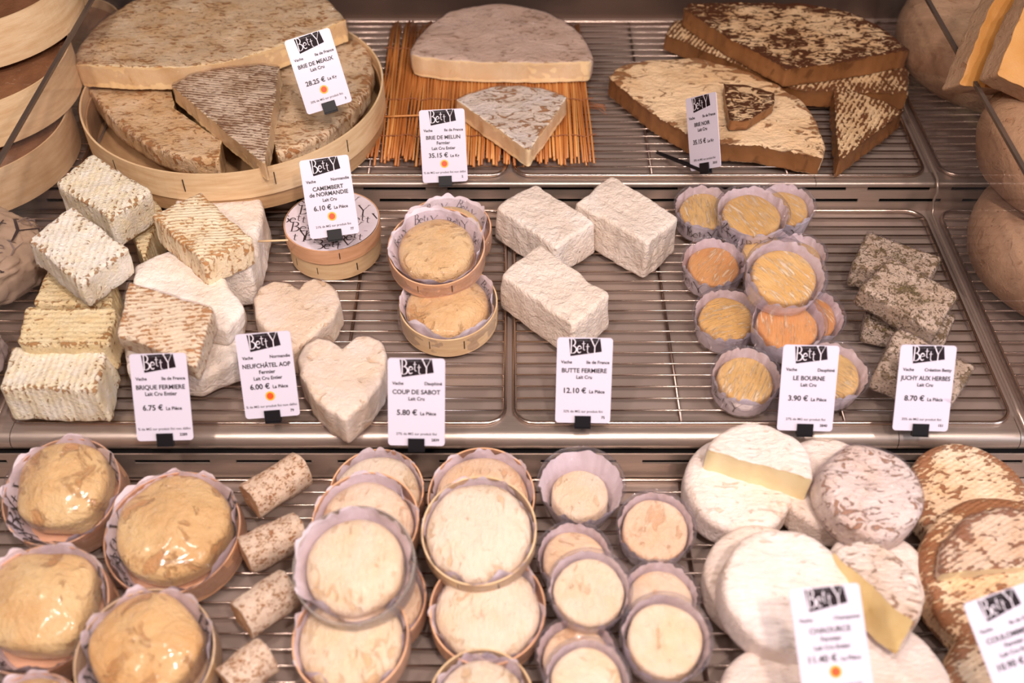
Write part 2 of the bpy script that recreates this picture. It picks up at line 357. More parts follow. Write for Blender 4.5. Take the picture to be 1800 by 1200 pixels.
M['orange_rind'] = rind('orange_bloomy_rind', lin(242, 214, 182), lin(230, 188, 144), lin(140, 78, 38), 62, (1, 2.0, 1), .565, .08, .85, ridge=.08, ridge_scale=640, rrel=.2, ridge_rot=60, rough=.55, bump=1, dist=.004, clump=.5, edge=.15)
M['wheel_cream'] = rind('cream_disc_rind', lin(246, 230, 204), lin(240, 214, 172), lin(226, 180, 120), 44, (1.9, 1, 1), .58, .15, .55, rough=.5, bump=1, dist=.003, clump=.4)
M['wheel_pink'] = rind('pinkish_disc_rind', lin(246, 222, 192), lin(238, 202, 160), lin(224, 166, 112), 44, (1.9, 1, 1), .56, .15, .55, rough=.5, bump=1, dist=.003, clump=.4)
M['bourne'] = rind('yellow_washed_rind', lin(242, 202, 132), lin(234, 184, 104), lin(250, 230, 196), 46, (1, 7, 1), .54, .07, .8, rough=.45, bump=1, dist=.002, rot=20, edge=0)
M['bourne_o'] = rind('orange_washed_rind', lin(238, 176, 108), lin(228, 154, 84), lin(248, 222, 182), 46, (1, 7, 1), .55, .07, .8, rough=.45, bump=1, dist=.002, rot=10, edge=0)
M['sabot'] = rind('tan_puffy_rind', lin(240, 208, 154), lin(228, 184, 124), lin(206, 150, 84), 50, thr=.58, soft=.12, spot_amt=.6, rough=.4, bump=1, dist=.004, coat=.2, clump=.3)
M['sabot_y'] = rind('yellow_puffy_rind', lin(238, 206, 138), lin(228, 184, 110), lin(244, 222, 182), 44, thr=.58, soft=.12, spot_amt=.6, rough=.4, bump=1, dist=.003, coat=.3)
M['montdor'] = rind('glossy_tan_rind', lin(240, 208, 148), lin(224, 174, 106), lin(196, 134, 72), 34, thr=.575, soft=.12, spot_amt=.65, rough=.32, bump=1, dist=.005, coat=.5, flecks=(lin(150, 100, 56), 190, .74), clump=.3)
M['log'] = rind('speckled_log_rind', lin(242, 218, 196), lin(232, 200, 172), lin(168, 108, 60), 300, (1.0, 1.5, 1.5), .545, .05, .9, rough=.7, bump=1, dist=.002, distort=1.0, clump=.5)
M['log_end'] = rind('log_end_rind', lin(206, 164, 128), lin(190, 144, 104), lin(226, 192, 160), 90, thr=.55, bump=.8)
M['herb'] = rind('herbed_rind', lin(214, 194, 172), lin(190, 166, 140), lin(112, 90, 54), 120, thr=.55, soft=.06, spot_amt=.85, rough=.6, bump=1, dist=.003, flecks=(lin(84, 66, 34), 420, .60))
M['herb_flake'] = simple('dried_herb_leaf', lin(112, 96, 54), .7, var=lin(70, 58, 30), vscale=90)
M['tomme'] = rind('stone_rind', lin(180, 146, 116), lin(164, 128, 98), lin(150, 106, 72), 36, thr=.56, soft=.12, spot_amt=.6, rough=.75, bump=.8, dist=.003, flecks=(lin(120, 84, 58), 260, .68), edge=0)
M['washed_brown'] = rind('brown_washed_rind', lin(138, 94, 64), lin(116, 76, 50), lin(156, 116, 88), 70, thr=.58, soft=.1, rough=.6, bump=.9)

# ------------------------------------------------------------------ lettering
def stroke(pts, ws):
    V, F = [], []; P = [Vector((p[0], p[1])) for p in pts]
    for i, p in enumerate(P):
        a = P[max(0, i - 1)]; b = P[min(len(P) - 1, i + 1)]; d = (b - a)
        d = d.normalized() if d.length else Vector((1, 0)); n = Vector((-d.y, d.x)); w = ws[i] if isinstance(ws, (list, tuple)) else ws
        V += [tuple(p + n * w / 2), tuple(p - n * w / 2)]
    for i in range(len(P) - 1): F.append((2 * i, 2 * i + 1, 2 * i + 3, 2 * i + 2))
    return V, F
def arc(cx, cy, rx, ry, a0, a1, n=10): return [(cx + rx * math.cos(R(a0 + (a1 - a0) * i / n)), cy + ry * math.sin(R(a0 + (a1 - a0) * i / n))) for i in range(n + 1)]
def glyph(c):
    if c == 'B':
        w = [.03 + .07 * math.sin(math.pi * i / 10) for i in range(11)]
        return join(stroke([(.14, 0), (.14, 1)], .09), stroke([(.02, .985), (.28, .985)], .03), stroke([(.02, .015), (.28, .015)], .03), stroke([(.14, .53), (.3, .53)], .025),
                    stroke(arc(.26, .76, .24, .225, 90, -90), w), stroke(arc(.26, .27, .34, .255, 90, -90), w)), .64
    if c == 'e':
        return join(stroke([(.05, .27), (.40, .31)], .03), stroke(arc(.23, .26, .19, .23, 12, 315, 16), [.05 + .035 * math.sin(math.pi * i / 16) for i in range(17)])), .44
    if c == 't':
        return join(stroke([(.14, .64), (.14, .15)], .062), stroke(arc(.24, .14, .10, .12, 180, 300, 6), [.062, .06, .055, .05, .04, .035, .03]), stroke([(.0, .46), (.30, .46)], .035)), .36
    if c == 'Y':
        return join(stroke([(.06, 1), (.42, .42)], [.10, .08]), stroke([(.78, 1), (.42, .42)], [.035, .05]), stroke([(.42, .45), (.42, -.12)], .09),
                    stroke([(-.02, .985), (.2, .985)], .03), stroke([(.68, .985), (.88, .985)], .03), stroke([(.3, -.12), (.54, -.12)], .025)), .86
def word(s, raise2=True):
    V, F = [], []; x = 0; k = 0
    for c in s:
        (v, f), w = glyph(c); dy = 0
        if c == 't': dy = .20 if k == 0 else .0; k += 1
        if c == 'e': dy = .02
        b = len(V); V += [(p[0] + x, p[1] + dy) for p in v]; F += [tuple(i + b for i in q) for q in f]
        x += w
    return V, F, x
LOGO = word('BettY')
_tc = {}
def text2d(s, bold=False):
    k = (s, bold)
    if k in _tc: return _tc[k]
    c = bpy.data.curves.new('t', 'FONT'); c.body = s; c.size = 1; c.resolution_u = 3
    if bold: c.offset = .018
    else: c.offset = .004
    o = bpy.data.objects.new('t', c); COL.objects.link(o)
    dg = bpy.context.evaluated_depsgraph_get(); me = bpy.data.meshes.new_from_object(o.evaluated_get(dg))
    V = [(v.co.x, v.co.y) for v in me.vertices]; F = [tuple(p.vertices) for p in me.polygons]
    bpy.data.objects.remove(o); bpy.data.curves.remove(c); bpy.data.meshes.remove(me)
    w = max(v[0] for v in V) if V else 0
    _tc[k] = (V, F, w); return _tc[k]
def flat_text(s, x, y, size, align='c', bold=False, z=.0006, squeeze=1):
    V, F, w = text2d(s, bold); w *= size * squeeze
    ox = x - (w / 2 if align == 'c' else w if align == 'r' else 0)
    return [(v[0] * size * squeeze + ox, v[1] * size + y, z) for v in V], F

CW, CHH = .0585, .0925
def price_label(px, py, z, label, lines, region, price, unit, seal, fat, code, roll=0, lean=44, yaw=0, sc=1, foot=None, stick=None):
    """card whose bottom centre is at the pixel; lines = name and sub-lines"""
    B = W(px, py, z)
    Rm = Matrix.Rotation(R(90 - lean), 3, 'X') @ Matrix.Rotation(R(roll), 3, 'Z') @ Matrix.Rotation(R(yaw), 3, 'Y')
    Mx = Rm.to_4x4() @ Matrix.Scale(sc, 4); Mx.translation = B
    t = thing('price_label', label, 'price label', Mx, 'price labels in the display')
    w, h = CW, CHH; r = .0035; o = []
    for cx, cy, a0 in ((w / 2 - r, r, -90), (w / 2 - r, h - r, 0), (-w / 2 + r, h - r, 90), (-w / 2 + r, r, 180)): o += [(cx + r * math.cos(R(a0 + 15 * k)), cy + r * math.sin(R(a0 + 15 * k))) for k in range(7)]
    n = len(o); V = [(x, y, 0) for x, y in o] + [(x, y, -.0009) for x, y in o]
    F = [tuple(range(n)), tuple(range(2 * n - 1, n - 1, -1))] + [(i, i + n, (i + 1) % n + n, (i + 1) % n) for i in range(n)]
    obj('card', V, F, M['card'], t, False)
    # logo
    P = [(-.30, .995), (.27, 1.0), (.305, .845), (-.265, .785)]
    P = [(-.29, .985), (.27, .995), (.305, .84), (-.255, .785)]
    obj('logo_panel', [(x * w, y * h, .0003) for x, y in P], [(3, 2, 1, 0)], M['panel'], t, False)
    lv, lf, lw = LOGO; s = .54 * w / lw
    V = [(-.275 * w + v[0] * s, .815 * h + v[1] * s * 1.32 + v[0] * s * .03, .0006) for v in lv]
    obj('logo_lettering', V, lf, M['white'], t, False)
    sv, sf = flat_text('FROMAGER AFFINEUR', .04 * w, .958 * h, .0026); obj('logo_motto', sv, sf, M['greyink'], t, False)
    PL = lambda v_f, nm='printed_line', mt='ink': obj(nm, v_f[0], v_f[1], M[mt], t, False)
    PL(flat_text('Vache', -.42 * w, .70 * h, .0047, 'l', True)); PL(flat_text(region, .45 * w, .70 * h, .0047, 'r', True))
    y = .595
    for i, (tx, sz, b) in enumerate(lines):
        PL(flat_text(tx, 0, y * h, sz, 'c', b, squeeze=min(.97, .88 * w / (text2d(tx, b)[2] * sz)))); y -= .072
    yp = .355 if len(lines) < 3 else .345
    pv = text2d(price, True)[2] * .0080; uv = text2d(unit, True)[2] * .0050; tot = pv + .003 + uv
    PL(flat_text(price, -tot / 2, yp * h, .0080, 'l', True)); PL(flat_text(unit, tot / 2, yp * h, .0050, 'r', True))
    PL(flat_text(code, .40 * w, .055 * h, .0040, 'r', True))
    PL(flat_text(fat, 0, .125 * h, .0038), 'fine_print', 'greyink')
    if seal:
        for nm, rr, zz, mt in (('seal_ring', .0052, .0004, 'seal_y'), ('seal_disc', .0036, .0007, 'seal_r')):
            V = [(rr * math.cos(2 * math.pi * k / 24), .255 * h + rr * math.sin(2 * math.pi * k / 24), zz) for k in range(24)]
            obj(nm, V, [tuple(range(24))], M[mt], t, False)
    v, f = join(box(-.0085, .0085, -.005, .008, .0008, .0024), box(-.0085, .0085, -.005, .008, -.0034, -.0012), box(-.0085, .0085, -.006, -.004, -.0034, .0024))
    obj('clip', v, f, M['black'], t, False)
    if foot:   # black tongue running from the clip down to what carries it
        inv = Mx.inverted(); q = inv @ foot
        v, f = tube([(0, -.004, -.002), ((q.x) * .5, q.y * .5 - .002, q.z * .5 - .001), tuple(q)], [.0035, .003, .0025], 6); obj('holder_foot', v, f, M['black'], t, False)
    if stick:
        inv = Mx.inverted(); q = inv @ stick
        v, f = tube([(0, 0, -.003), tuple(q)], .0017, 6); obj('wooden_pick', v, f, M['veneer'], t)
    return t
NAME, SUB, SUB2 = .0066, .0056, .0052
ND = '% de MG sur produit fini non défini'

# ------------------------------------------------------------------ the display case
X0, X1 = -1.25, 1.25
def deckbox(y0, y1, z, th=.003): return box(X0, X1, y0, y1, z - th, z)
case = thing('display_case', 'stainless steel stepped cheese display case with slotted risers', 'display case', Matrix.Identity(4))
DK = .0105   # deck below wire tops
def lip_panel(yf, ztop, zbot, r, lipname):
    # rolled front lip from the deck edge
    prof = [(yf + .02, ztop)] + [(yf + .0 - r * math.sin(R(a)), ztop - r * (1 - math.cos(R(a)))) for a in range(0, 181, 15)] + [(yf + .004, ztop - 2 * r)]
    seams = [-1.25, -.545, .42, .552, 1.25] if lipname == 'rolled_edge' else [-1.25, .40, 1.25]
    for a, b in zip(seams[:-1], seams[1:]):
        V, F = [], []
        for x in (a + .0004, b - .0004):
            for (y, z) in prof: V.append((x, y, z))
        n = len(prof); F = [(i, i + 1, n + i + 1, n + i) for i in range(n - 1)]
        obj(lipname, V, F, M['steel'], case)
def riser(y, z0, z1, rows, phase):
    """steel riser with real slots (length .085, pitch .115)"""
    xs = []; x = X0 + phase
    while x < X1 - .1: xs.append((x, x + .083)); x += .1115
    segs = []; zc = z0
    for (a, b, sh) in rows:
        segs.append(('full', zc, a, 0)); segs.append(('slot', a, b, sh)); zc = b
    segs.append(('full', zc, z1, 0))
    V, F = [], []
    def quad(xa, xb, za, zb):
        k = len(V); V.extend([(xa, y, za), (xb, y, za), (xb, y, zb), (xa, y, zb), (xa, y + .002, za), (xb, y + .002, za), (xb, y + .002, zb), (xa, y + .002, zb)])
        F.extend([(k, k + 1, k + 2, k + 3), (k + 4, k + 7, k + 6, k + 5), (k, k + 3, k + 7, k + 4), (k + 1, k + 5, k + 6, k + 2), (k, k + 4, k + 5, k + 1), (k + 3, k + 2, k + 6, k + 7)])
    for kind, a, b, sh in segs:
        if b - a < 1e-4: continue
        if kind == 'full': quad(X0, X1, a, b)
        else:
            c = X0
            for (p, q) in xs: quad(c, p + sh, a, b); c = q + sh
            quad(c, X1, a, b)
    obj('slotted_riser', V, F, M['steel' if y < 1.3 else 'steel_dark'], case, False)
    v, f = box(X0, X1, y + .012, y + .02, z0, z1); obj('riser_shade_board', v, f, M['void'], case, False)  # black board behind the slots, in place of the shade inside
YM_F, YT_F, YT_B = .735, 1.117, 1.545
for nm, (y0, y1, z) in (('shelf_deck', (.20, .715, ZB - DK)), ('shelf_deck', (YM_F - .003, YT_F + .013, Z0 - DK)), ('shelf_deck', (YT_F + .002, 1.60, ZT - DK))):
    v, f = deckbox(y0, y1, z); obj(nm, v, f, M['deck'], case, False)
lip_panel(YM_F - .001, Z0 - DK + .006, 0, .0125, 'rolled_edge')
lip_panel(YT_F + .004, ZT - DK + .005, 0, .004, 'folded_edge')
riser(.716, ZB - DK, Z0 - DK - .014, [(-.040, -.034, 0)], .055)
riser(YT_F + .006, Z0 - DK, ZT - DK + .001, [(.004, .0095, .02), (.0235, .030, 0)], .049)
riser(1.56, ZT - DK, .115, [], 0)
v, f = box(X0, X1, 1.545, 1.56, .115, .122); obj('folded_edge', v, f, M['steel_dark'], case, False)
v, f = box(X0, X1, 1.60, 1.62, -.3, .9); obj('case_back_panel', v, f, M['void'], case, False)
v, f = box(X0, X1, .17, .20, -.9, -.03); obj('front_panel', v, f, M['steel'], case, False)
v, f = box(X0, X1, .19, 1.62, -.95, -.20); obj('case_body', v, f, M['void'], case, False)
v, f = box(-4, 4, -3, 3, -1.0, -.95); struct(obj('floor', v, f, simple('floor_tile', lin(120, 100, 90), .5, var=lin(100, 84, 76), vscale=3), None, False))
v, f = box(-4, 4, 2.9, 3.0, -.95, 2.2); struct(obj('wall_back', v, f, simple('dark_shop_wall', lin(90, 70, 60), .7, var=lin(70, 54, 46), vscale=2), None, False))

def rack(x0, x1, y0, y1, z, label, r=.0022):
    t = thing('wire_rack', label, 'wire rack', Matrix.Translation(((x0 + x1) / 2, y0, z - .008)), 'wire racks on the steel decks')
    ox, oy, oz = (x0 + x1) / 2, y0, z - .008
    rc = .022; zz = .008 - r; pts = []
    for cx, cy, a0 in ((x1 - rc, y0 + rc, -90), (x1 - rc, y1 - rc, 0), (x0 + rc, y1 - rc, 90), (x0 + rc, y0 + rc, 180)):
        pts += [(cx + rc * math.cos(R(a0 + 15 * k)) - ox, cy + rc * math.sin(R(a0 + 15 * k)) - oy, zz) for k in range(7)]
    v, f = tube(pts, r * 1.15, 8, True); obj('frame', v, f, M['wire'], t)
    n = int((y1 - y0 - .02) / .0168); src = None
    for k in range(n):
        y = (k + 1) * (y1 - y0) / (n + 1)
        if src is None:
            v, f = tube([(x0 - ox, 0, 0), (x1 - ox, 0, 0)], .00125, 6); src = obj('wire', v, f, M['wire'], t); src.location = (0, y, .0068)
        else:
            c = src.copy(); COL.objects.link(c); c.location = (0, y, .0068)
    W_ = x1 - x0
    for fr in ((.335, .665) if W_ > .4 else (.5,)):
        v, f = tube([(x0 + W_ * fr - ox, 0, .0068 - .003), (x0 + W_ * fr - ox, y1 - y0, .0068 - .003)], .002, 6); obj('crossbar', v, f, M['wire_dark'], t)
for nm, (y0, y1, z) in {'bottom': (.23, .706, ZB), 'middle': (.742, 1.112, Z0), 'top': (1.130, 1.535, ZT)}.items():
    for (xa, xb, sd) in ((-.552, -.008, 'left'), (.003, .547, 'right'), (-1.12, -.575, 'far left'), (.570, 1.12, 'far right')):
        rack(xa, xb, y0, y1, z, f'chromed wire rack on the {nm} shelf, {sd} one of its row')
for xs, sd, lab in ((.556, 1, 'right'), (-.562, -1, 'left')):
    t = thing('divider_panel', f'clear acrylic divider standing across the shelves at the {lab} of the price labels', 'divider', Matrix.Translation((xs, .70, 0)), 'clear dividers')
    pr = [(.02, -.012 + .012), (.10, .001), (.36, .002), (.395, .004), (.405, .02), (.402, .035), (.415, .047), (.50, .048), (.78, .048), (.78, .195), (.0, .195), (-.02, .10)]
    pr = [(a, b + .001) for a, b in pr]
    n = len(pr); e = .0015
    V = [(-e, a, b) for a, b in pr] + [(e, a, b) for a, b in pr]
    obj('pane', V, [tuple(range(n))[::-1], tuple(range(n, 2 * n))], M['acrylic'], t, False)
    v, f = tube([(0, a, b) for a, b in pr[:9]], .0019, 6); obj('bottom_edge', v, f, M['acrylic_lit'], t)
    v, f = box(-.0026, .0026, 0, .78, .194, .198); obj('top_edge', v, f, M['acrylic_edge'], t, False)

# ------------------------------------------------------------------ cheese builders
def film_obj(t, outl, h, seed, grow=.0012, mat='film', lump=.0018, bev=.006, dome=0, name='plastic_film', freq=40, flare=0):
    n = len(outl); cx = sum(p[0] for p in outl) / n; cy = sum(p[1] for p in outl) / n; o2 = []
    for x, y in outl:
        d = Vector((x - cx, y - cy)); d = d.normalized() * (d.length + grow); o2.append((cx + d.x, cy + d.y))
    (v, f), _ = slab(o2, [False] * n, h + grow + .0004, bev, lump, freq, seed, rings=14, dome=dome, fine=.0011, flare=flare)
    return obj(name, v, f, M[mat], t)
def px_cheese(name, label, cat, pts, z, h, rmat, pmat=None, tilt=0, az=-90, film=None, group=None, bev=.004, lump=.0014, freq=40, seed=None, rc=.004, rag=0, dome=0, flare=0, fine=.0004, side_mat=None, ref=None, wob=.0016, nm=('rind', 'paste')):
    """pts: (px,py[,cut]) outline of the top face, cut = the side from this point to the next is a cut face"""
    seed = seed if seed is not None else random.random() * 50
    cx = sum(p[0] for p in pts) / len(pts) if ref is None else ref[0]; cy = sum(p[1] for p in pts) / len(pts) if ref is None else ref[1]
    T, Rm = frame(cx, cy, z, tilt, az)
    lp = px_local(pts, T, Rm); tags = [len(p) > 2 and bool(p[2]) for p in pts]
    o, tg = resample(lp, tags, rc=rc); o = [(x + wob * noise.noise(Vector((x * 90, y * 90, seed))), y + wob * noise.noise(Vector((x * 90, y * 90, seed + 9)))) for x, y in o]
    (rv, rf), ps = slab(o, tg, h, bev, lump, freq, seed, rag=rag, dome=dome, flare=flare, fine=fine)
    t = thing(name, label, cat, base_matrix(T, Rm, h), group)
    obj(nm[0], rv, rf, M[rmat], t)
    if ps: obj(nm[1], ps[0], ps[1], M[pmat], t)
    if film: film_obj(t, o, h, seed, mat=film if isinstance(film, str) else 'film', bev=max(bev, .003), lump=lump, freq=freq, dome=dome, flare=flare)
    return t
def round_cheese(name, label, cat, px, py, w, z, h, rmat, tilt=0, az=-90, rz=0, bev=.009, lump=.0016, film=None, group=None, dome=.001, sq=0, freq=32):
    z = clampz(px, py, z, h, w, tilt)
    T, Rm = frame(px, py, z, tilt, az, rz); r = w / 2 * depth(T) / FPX; seed = random.random() * 50
    o, tg = circle(r, 84, sq); (v, f), _ = slab(o, tg, h, bev, lump, freq, seed, dome=dome, fine=.0004)
    t = thing(name, label, cat, base_matrix(T, Rm, h), group); obj('rind', v, f, M[rmat], t)
    if film: film_obj(t, o, h, seed, mat=film, bev=bev, lump=lump, freq=freq, dome=dome)
    return t
def liner(t, r0, r1, h, z0=.001, crk=.0018, sc=.004, logos=(), seed=1, mat='paper', flop=0, outer=False, nsc=13, lsz=.011, fl=0):
    n, m = 120, 9
    def P(a, q, off=0):
        q0 = max(q, 0); r = r0 + (r1 - r0) * min(q0, 1)
        wn = noise.noise(Vector((math.cos(a) * 2.2, math.sin(a) * 2.2, seed)))
        ph = a * nsc / 2 + wn * 2.5 + seed; wv = abs(math.cos(ph)) * 1.3 - .8 + wn * 1.1
        fold = .9 * (1 - abs(math.cos(ph))) + .8 * noise.noise(Vector((math.cos(a) * 5, math.sin(a) * 5, seed + q))) + .25 * math.sin(a * 31 + 5 * wn)
        z = z0 + h * q + sc * wv * q ** 2
        r += crk * q * (fold * .7 + wv * .8) - off + (flop * max(0, q - .75) * 4 if flop else 0)
        r -= fl * max(0, noise.noise(Vector((math.cos(a) * 1.9 + seed, math.sin(a) * 1.9, 3))) + .12) * q ** 2 * 1.6
        r += .0008 * noise.noise(Vector((math.cos(a) * 9, math.sin(a) * 9, q * 3 + seed)))
        return (r * math.cos(a), r * math.sin(a), z)
    V = [P(2 * math.pi * i / n, j / m) for i in range(n) for j in range(m + 1)]
    F = [(i * (m + 1) + j, ((i + 1) % n) * (m + 1) + j, ((i + 1) % n) * (m + 1) + j + 1, i * (m + 1) + j + 1) for i in range(n) for j in range(m)]
    lo = obj('paper_liner', V, F, M[mat], t)
    if logos:
        V, F = [], []; lv, lf, lw = LOGO; rr = (r0 + r1) / 2; sgn = -1 if outer else 1
        for (a0, q0, rot) in logos:
            b = len(V)
            for x, y in lv:
                x2 = (x - lw / 2) * lsz; y2 = (y - .5) * lsz * 1.1; c, s = math.cos(R(rot)), math.sin(R(rot)); xx, yy = c * x2 - s * y2, s * x2 + c * y2
                V.append(P(R(a0) + sgn * -xx / rr, q0 + yy / h * .9, .0011 * sgn))
            F += [tuple(i + b for i in q) for q in lf]
        obj('liner_print', V, F, M['print'], lo, False)
    return lo
def staples(t, r, h, angs, z0=0):
    for a in angs:
        v, f = box(r - .0002, r + .0006, -.0005, .0005, z0 + h * .35, z0 + h * .8)
        o = obj('staple', v, f, M['staple'], t, False); o.rotation_euler = (0, 0, R(a))
def band(t, r, h, mat, name='wooden_rim', z0=0, th=.0016, floor=True):
    wob = lambda a, j, rr, z: (rr + .0006 * math.sin(2 * a + r * 99), z)
    v, f = lathe([(r - th, z0), (r, z0), (r, z0 + h), (r - th, z0 + h)], 96, True, wob)
    if floor:
        k = len(v); v += [((r - th) * math.cos(2 * math.pi * i / 48), (r - th) * math.sin(2 * math.pi * i / 48), z0 + .0012) for i in range(48)]; f.append(tuple(range(k, k + 48)))
    o = obj(name, v, f, M[mat] if isinstance(mat, str) else mat, t, False); return o
def boxed(name, label, px, py, w, z, hb, cheese, wood='veneer', tilt=0, az=-90, rz=0, ch=None, cr=.88, film='film', group=None, logos=None, dome=.006, lin_h=1.15, rim_name='wooden_rim', linr=.97, sq=0, cheese_lump=.0018, lsz=.011, flop=0, crk=.0018, sc=.004, st=(250, 290), coff=(0, 0)):
    """round cheese in a low rim with a paper liner, film over it; px,py = centre of the rim's top circle"""
    z = clampz(px, py, z, hb, w, tilt)
    T, Rm = frame(px, py, z, tilt, az, rz); r = w / 2 * depth(T) / FPX; seed = random.random() * 50
    t = thing(name, label, 'cheese', base_matrix(T, Rm, hb), group)
    band(t, r, hb, wood, rim_name)
    if rim_name == 'wooden_rim': staples(t, r, hb, st)
    ch = ch or hb * .95
    o, tg = circle(r * cr, 84, sq); (v, f), _ = slab(o, tg, ch, min(.011, ch * .42), cheese_lump, 30, seed, dome=dome, fine=.0003, rings=12)
    ee = v.edge; v = VL((a + coff[0], b + coff[1], c + .0016) for a, b, c in v); v.edge = ee; obj('cheese', v, f, M[cheese], t)
    if logos is None: logos = [(a, .55, random.uniform(-30, 30)) for a in range(int(seed) % 40, 360, 47)]
    liner(t, r * (cr + .0), r * linr, hb * lin_h, seed=seed, logos=logos, lsz=lsz, flop=flop, crk=crk, sc=sc, fl=r * .16)
    if film:
        o, tg = circle(r * 1.012, 84); (v, f), _ = slab(o, tg, max(hb, ch + .0016) + .001, .006, cheese_lump, 30, seed, dome=dome + .0032, fine=.0012, rings=16); obj('plastic_film', v, f, M[film], t)
    return t
def cup(name, label, px, py, w, z, cheese, tilt=0, az=-90, rz=0, hc=.036, cr=.77, group=None, logos=None, chf=.80, flare=.90, film=True):
    z = clampz(px, py, z, hc, w * .8, tilt)
    T, Rm = frame(px, py, z, tilt, az, rz); r = w / 2 * depth(T) / FPX; seed = random.random() * 50
    t = thing(name, label, 'cheese', base_matrix(T, Rm, hc), group)
    rb = r * .88 if hc < .045 else r * .72
    v, f = lathe([(rb * .9, .0005), (rb, .003), (r * .95, hc * .8), (r * .965, hc * .93), (r * .985, hc), (r, hc - .0005), (r * .98, hc - .003)], 84, False)
    k = len(v); v += [(rb * .9 * math.cos(2 * math.pi * i / 42), rb * .9 * math.sin(2 * math.pi * i / 42), .0005) for i in range(42)]; f.append(tuple(range(k, k + 42)))
    obj('plastic_cup', v, f, M['cup'], t)
    ch = hc * chf; o, tg = circle(r * cr, 72, random.uniform(-.012, .012)); (v, f), _ = slab(o, tg, ch - .0025, .005, .0013, 40, seed, dome=.0015, fine=.0003)
    v = [(a, b, c + .0025) for a, b, c in v]; obj('cheese', v, f, M[cheese], t)
    if logos is None: logos = [(a, .55, random.uniform(-30, 30)) for a in range(195 + int(seed), 350, 48)]
    liner(t, rb * .95, r * .93, hc * .86, z0=.003, seed=seed, crk=-.0022, sc=.0042, logos=logos, outer=True, lsz=.015)
    if film:
        o, tg = circle(r * .985, 72); V = [(0, 0, hc + .001)]; F = []; rg = 8
        for k in range(1, rg + 1):
            for i, (x, y) in enumerate(o):
                q = k / rg; nn = nz((x * q, y * q, 0), 90, seed); V.append((x * q, y * q, hc + .0008 + nn.z * .0016 * (1 - q ** 6)))
        nn = len(o)
        for i in range(nn): F.append((0, 1 + i, 1 + (i + 1) % nn))
        for k in range(rg - 1):
            for i in range(nn): F.append((1 + k * nn + i, 1 + (k + 1) * nn + i, 1 + (k + 1) * nn + (i + 1) % nn, 1 + k * nn + (i + 1) % nn))
        obj('plastic_film', V, F, M['film'], t)
    return t
def C(s, ox, oy, pts):   # crop coordinates -> photo pixels
    return [(p[0] / s + ox, p[1] / s + oy) + tuple(p[2:]) for p in pts]

# ================================================================== TOP SHELF
# big round veneer box with brie pieces
T, Rm = frame(411, 150, .108, 0); RB = 261 * depth(T) / FPX
t = thing('brie_box', 'large round pale wooden veneer box holding brie pieces', 'wooden box', base_matrix(T, Rm, .108 - ZT - .0005))
band(t, RB, .040, 'veneer', 'upper_rim', z0=.022, th=.0025, floor=False)
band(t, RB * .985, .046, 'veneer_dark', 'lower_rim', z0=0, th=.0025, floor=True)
staples(t, RB, .040, (232, 262, 294, 325), .022)
BOXZ = .108 - .0625 + .003
K = 2.5714
px_cheese('brie_piece', 'flat cream piece of brie at the left inside the round wooden box', 'cheese',
    C(K, 0, 0, [(392, 392, 1), (775, 392, 1), (790, 490, 1), (1000, 636, 1), (992, 722), (880, 716), (760, 690), (650, 640), (560, 580), (490, 520), (440, 450)]), .101, .032, 'meaux', 'paste_meaux', bev=.008, lump=.002, film='film_tight')
px_cheese('brie_piece', 'broad brie piece lying in the right side of the round wooden box', 'cheese',
    C(K, 0, 0, [(1275, 250, 1), (1400, 190), (1600, 170), (1668, 210), (1690, 300), (1665, 400), (1590, 500), (1480, 600), (1360, 660), (1250, 696, 1), (1225, 600, 1), (1250, 400, 1)]), .101, .032, 'meaux', 'paste_meaux', bev=.009, lump=.002, film='film_tight')
p0 = W(130, 112, .142); p1 = W(610, 33, .142)
mid = (p0 + p1) / 2; rad = (p1 - p0).length / 2
T, Rm = frame(370, 60, .142)
cut = px_local(C(K, 0, 0, [(335, 287), (560, 303), (820, 303), (1000, 282), (1170, 238), (1380, 160), (1565, 85)]), T, Rm)
a0 = math.atan2(p1.y - mid.y, p1.x - mid.x); arcp = []
for k in range(1, 24):
    a = a0 + math.pi * k / 24; arcp.append((mid.x + rad * math.cos(a) - T.x, mid.y + rad * 1.0 * math.sin(a) - T.y))
o, tg = resample(cut + arcp, [True] * (len(cut) - 1) + [False] * (len(arcp) + 1), rc=.006)
(rv, rf), ps = slab(o, tg, .034, .010, .003, 28, 3.3, rag=.002, fine=.0007, rings=14)
t = thing('brie_half_wheel', 'huge film-wrapped half wheel of brie lying over the round wooden box', 'cheese', base_matrix(T, Rm, .034))
obj('rind', rv, rf, M['meaux'], t); obj('paste', ps[0], ps[1], M['paste_meaux'], t); film_obj(t, o, .034, 3.3, mat='film_tight', bev=.008, lump=.003, freq=28)
px_cheese('brie_wedge', 'ribbed brown-marked brie wedge laid point forward on the round wooden box', 'cheese',
    C(K, 0, 0, [(770, 380), (860, 332), (1000, 298), (1180, 284), (1262, 292, 1), (1195, 742, 1)]), .132, .028, 'meaux_wedge', 'paste_meaux', tilt=3, bev=.006, lump=.0012, rag=.0015, film='film_tight', rc=.006)
